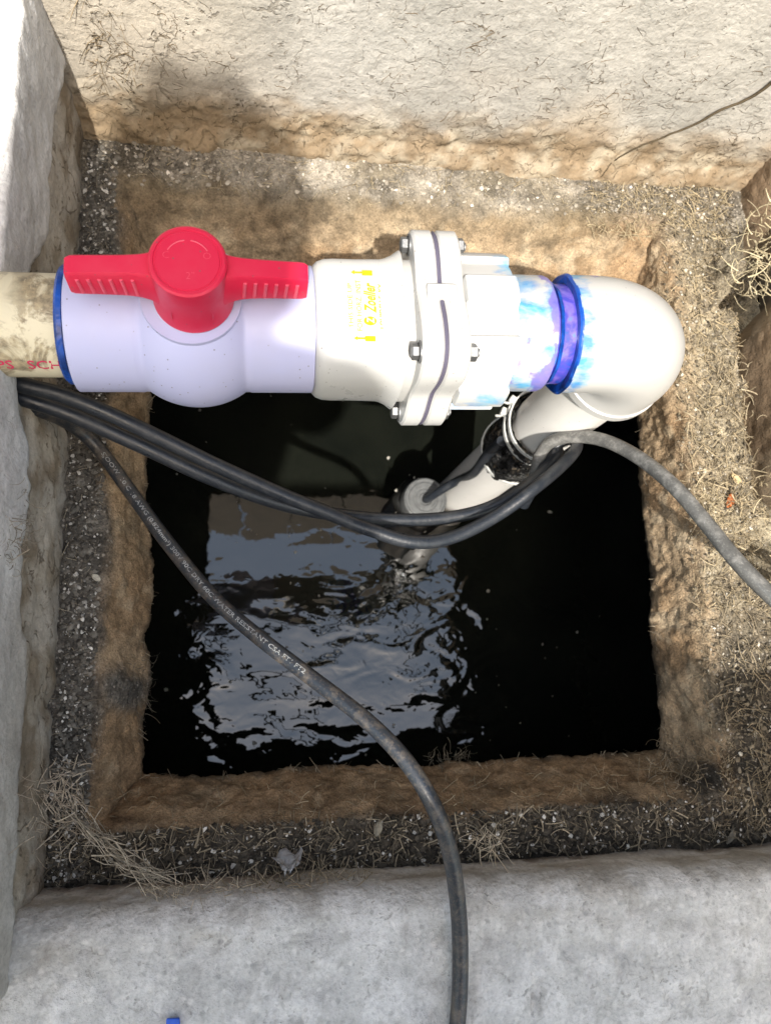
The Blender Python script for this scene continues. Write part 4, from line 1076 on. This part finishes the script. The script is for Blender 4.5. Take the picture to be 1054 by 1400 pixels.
# ------------------------------------------------------------------ out of view: the photographer, plus bin, lid and fence added to block light
def person():
    B = Vector((-.27, -.74, -.09)); SH = Vector((.014, 0, 0))
    e = empty("person", B + SH, "person in navy jacket and dark trousers standing at the near rim, head bowed", "person")
    J_, R_, E_ = [], [], []
    def j(p, r, par=None):
        J_.append(Vector(p)); R_.append(r if isinstance(r, tuple) else (r, r))
        if par is not None: E_.append((par, len(J_) - 1))
        return len(J_) - 1
    pel = j((-.27, -.75, .80), (.155, .12))
    bel = j((-.27, -.72, .96), (.15, .115), pel); che = j((-.265, -.675, 1.16), (.17, .12), bel); upc = j((-.255, -.635, 1.30), (.15, .10), che)
    nk = j((-.235, -.60, 1.355), .058, upc); hb = j((-.205, -.575, 1.37), .062, nk); hm = j((-.190, -.555, 1.42), (.076, .09), hb); ht = j((-.185, -.555, 1.495), (.062, .072), hm)
    nose = j((-.185, -.455, 1.395), .012, hm); chin = j((-.19, -.49, 1.35), .03, hb)
    for q in (-1, 1): j((-.19 + q * .08, -.565, 1.41), (.008, .018), hm)
    for q in (-1, 1):
        sh = j((-.255 + q * .17, -.63, 1.30), .062, upc)
        el_ = j((-.27 + q * .20, -.60, 1.03), .045, sh); wr_ = j((-.24 + q * .07, -.42, .99), .030, el_)
        d = (J_[wr_] - J_[el_]).normalized(); pa = j(J_[wr_] + d * .045, (.036, .018), wr_); side = d.cross(Vector((0, 0, 1))).normalized()
        for off, ln in ((-.027, .062), (-.009, .074), (.009, .070), (.027, .056)):
            b0 = j(J_[pa] + side * off + d * .032, .0092, pa); b1 = j(J_[b0] + d * ln * .5 + Vector((0, 0, -.012)), .0088, b0); j(J_[b1] + d * ln * .3 + Vector((0, 0, -.026)), .0078, b1)
        t0 = j(J_[wr_] + d * .02 - side * q * .036, .011, wr_); j(J_[t0] + d * .032 - side * q * .012 + Vector((0, 0, -.012)), .0092, t0)
        hp = j((-.27 + q * .10, -.75, .76), .105, pel); md = j((-.27 + q * .115, -.74, .56), .088, hp); kn = j((-.27 + q * .125, -.72, .37), .066, md)
        cf = j((-.27 + q * .13, -.75, .22), .06, kn); an = j((-.27 + q * .135, -.77, .0), .042, cf); hl = j((-.27 + q * .135, -.78, -.045), (.04, .034), an); j((-.27 + q * .155, -.60, -.055), (.045, .028), hl)
    me = bpy.data.meshes.new("body"); me.from_pydata([tuple(p) for p in J_], E_, []); me.update()
    o = bpy.data.objects.new("body", me); COL.objects.link(o)
    o.modifiers.new("skin", 'SKIN'); sd = o.modifiers.new("sub", 'SUBSURF'); sd.levels = 2; sd.render_levels = 2
    for i, v in enumerate(me.skin_vertices[0].data): v.radius = R_[i]; v.use_root = (i == 0)
    bpy.context.view_layer.update()
    m2 = bpy.data.meshes.new_from_object(o.evaluated_get(bpy.context.evaluated_depsgraph_get()))
    bpy.data.objects.remove(o)
    for v in m2.vertices: v.co -= B
    cl = [plain("navy_jacket", (.025, .03, .045), .85, .2, .002, 90, .3), plain("dark_trousers", (.03, .03, .032), .9, .2, .002, 90, .3), plain("skin", (.36, .21, .14), .5), plain("black_shoe", (.012, .012, .012), .5)]
    m2.materials.clear()
    for m in cl: m2.materials.append(m)
    for p in m2.polygons:
        c = p.center + B
        if c.z > 1.35 and abs(c.x + .195) < .10: k = 2
        elif c.y > -.455 and .9 < c.z < 1.1: k = 2
        elif c.z < .0: k = 3
        elif c.z < .80: k = 1
        else: k = 0
        p.material_index = k
    m2.shade_smooth()
    link("body", m2, e)
    V, F = lathe([(.108, 0), (.104, .025), (.090, .052), (.060, .078), (.02, .088), (-.03, .086)], 40, 'z', lambda a, t, r: r * (1 + .07 * np.sin(9 * t + a * 60)))
    keep = [f for f in F if not (np.mean([V[i][1] for i in f]) > .045 and np.mean([V[i][2] for i in f]) < .045)]
    h = link("hair", mesh("hair", V * np.array([.92, 1.06, 1]), keep), e, plain("dark_hair", (.015, .011, .009), .6)); h.location = Vector((-.187, -.565, 1.42)) - B
    h.modifiers.new("thick", 'SOLIDIFY').thickness = .004
person()
def bin_():
    e = empty("added_shade_bin", (.125, -.86, -.09), "tall dark grey wheeled bin, unseen, added to shade the near right side", "bin")  # added out of view to cast the near right shade
    m = plain("added_bin_plastic", (.05, .052, .055), .55, .4, .0004, 200, .2, 30)
    def frust(z0, z1, w0, d0, w1, d1, yo=0):
        v = [(sx * w / 2, sy * d / 2 + yo, z) for z, w, d in ((z0, w0, d0), (z1, w1, d1)) for sx, sy in ((-1, -1), (1, -1), (1, 1), (-1, 1))]
        return np.array(v), [[3, 2, 1, 0], [4, 5, 6, 7]] + [[k, (k + 1) % 4, (k + 1) % 4 + 4, k + 4] for k in range(4)]
    part("bin_body", frust(.04, .98, .44, .38, .49, .48), e, m, 30, .03)
    part("bin_lid", frust(.982, 1.03, .50, .50, .42, .42), e, m, 30, .015)
    for sx in (-1, 1):
        part("added_bin_wheel", lathe([(-.025, .03), (-.025, .09), (-.018, .10), (.018, .10), (.025, .09), (.025, .03)], 28), e, M['pumpdark']).location = (sx * .20, -.20, .10)
    part("handle", tube(catmull([(-.17, -.23, .93), (-.165, -.29, .95), (0, -.30, .95), (.165, -.29, .95), (.17, -.23, .93)], 6), .012, 10), e, m)
bin_()

def lid():
    e = empty("added_blocker_lid", (.475, .135, .008), "unseen dark steel lid added upright on the right rim to block reflected sky", "lid")  # lid put in out of view to darken the water's right side
    part("added_lid_plate", boxv((0, 0, .30), (.008, .60, .60)), e, M['darksteel'], 30, .0015)
    for y, z, sy, sz in ((-.285, .30, .03, .56), (.285, .30, .03, .56), (0, .035, .54, .03), (0, .565, .54, .03)):
        part("edge_frame", boxv((-.014, y, z), (.018, sy, sz)), e, M['darksteel'], 30, .0015)
    c = catmull([(-.005, -.06, .40), (-.035, -.055, .40), (-.042, 0, .40), (-.035, .055, .40), (-.005, .06, .40)], 6)
    part("handle", tube(c, .006, 10), e, M['darksteel'])
    e.rotation_euler = (0, math.radians(6), 0)
M['darksteel'] = plain("added_lid_steel", (.02, .021, .021), .7, .3, .0006, 120, .4, 30)
lid()
def fence():
    e = empty("added_blocker_fence", (.12, .80, -.09), "unseen dark plank fence added behind the far wall to block reflected sky", "fence")  # fence put in so the water mirrors dark boards instead of sky
    m = plain("added_fence_timber", (.10, .08, .06), .85, .2, .002, 60, .4, 20)
    me = None
    for k in range(14):
        x = -1.3 + k * .2
        if me is None:
            bm_ = part("added_fence_board", boxv((0, 0, 1.0), (.192, .022, 1.95)), e, m, 30, .003); me = bm_.data; bm_.location = (x, 0, 0)
        else:
            o = link("added_fence_board", me, e, None, (x, .004 * (k % 2), 0)); bevel(o, .003)
    for z in (.35, 1.6): part("rail", boxv((0, .045, z), (2.8, .04, .08)), e, m, 30, .003)
    for x in (-1.2, 0.0, 1.2): part("post", boxv((x, .11, .98), (.09, .09, 2.0)), e, m, 30, .004)
fence()
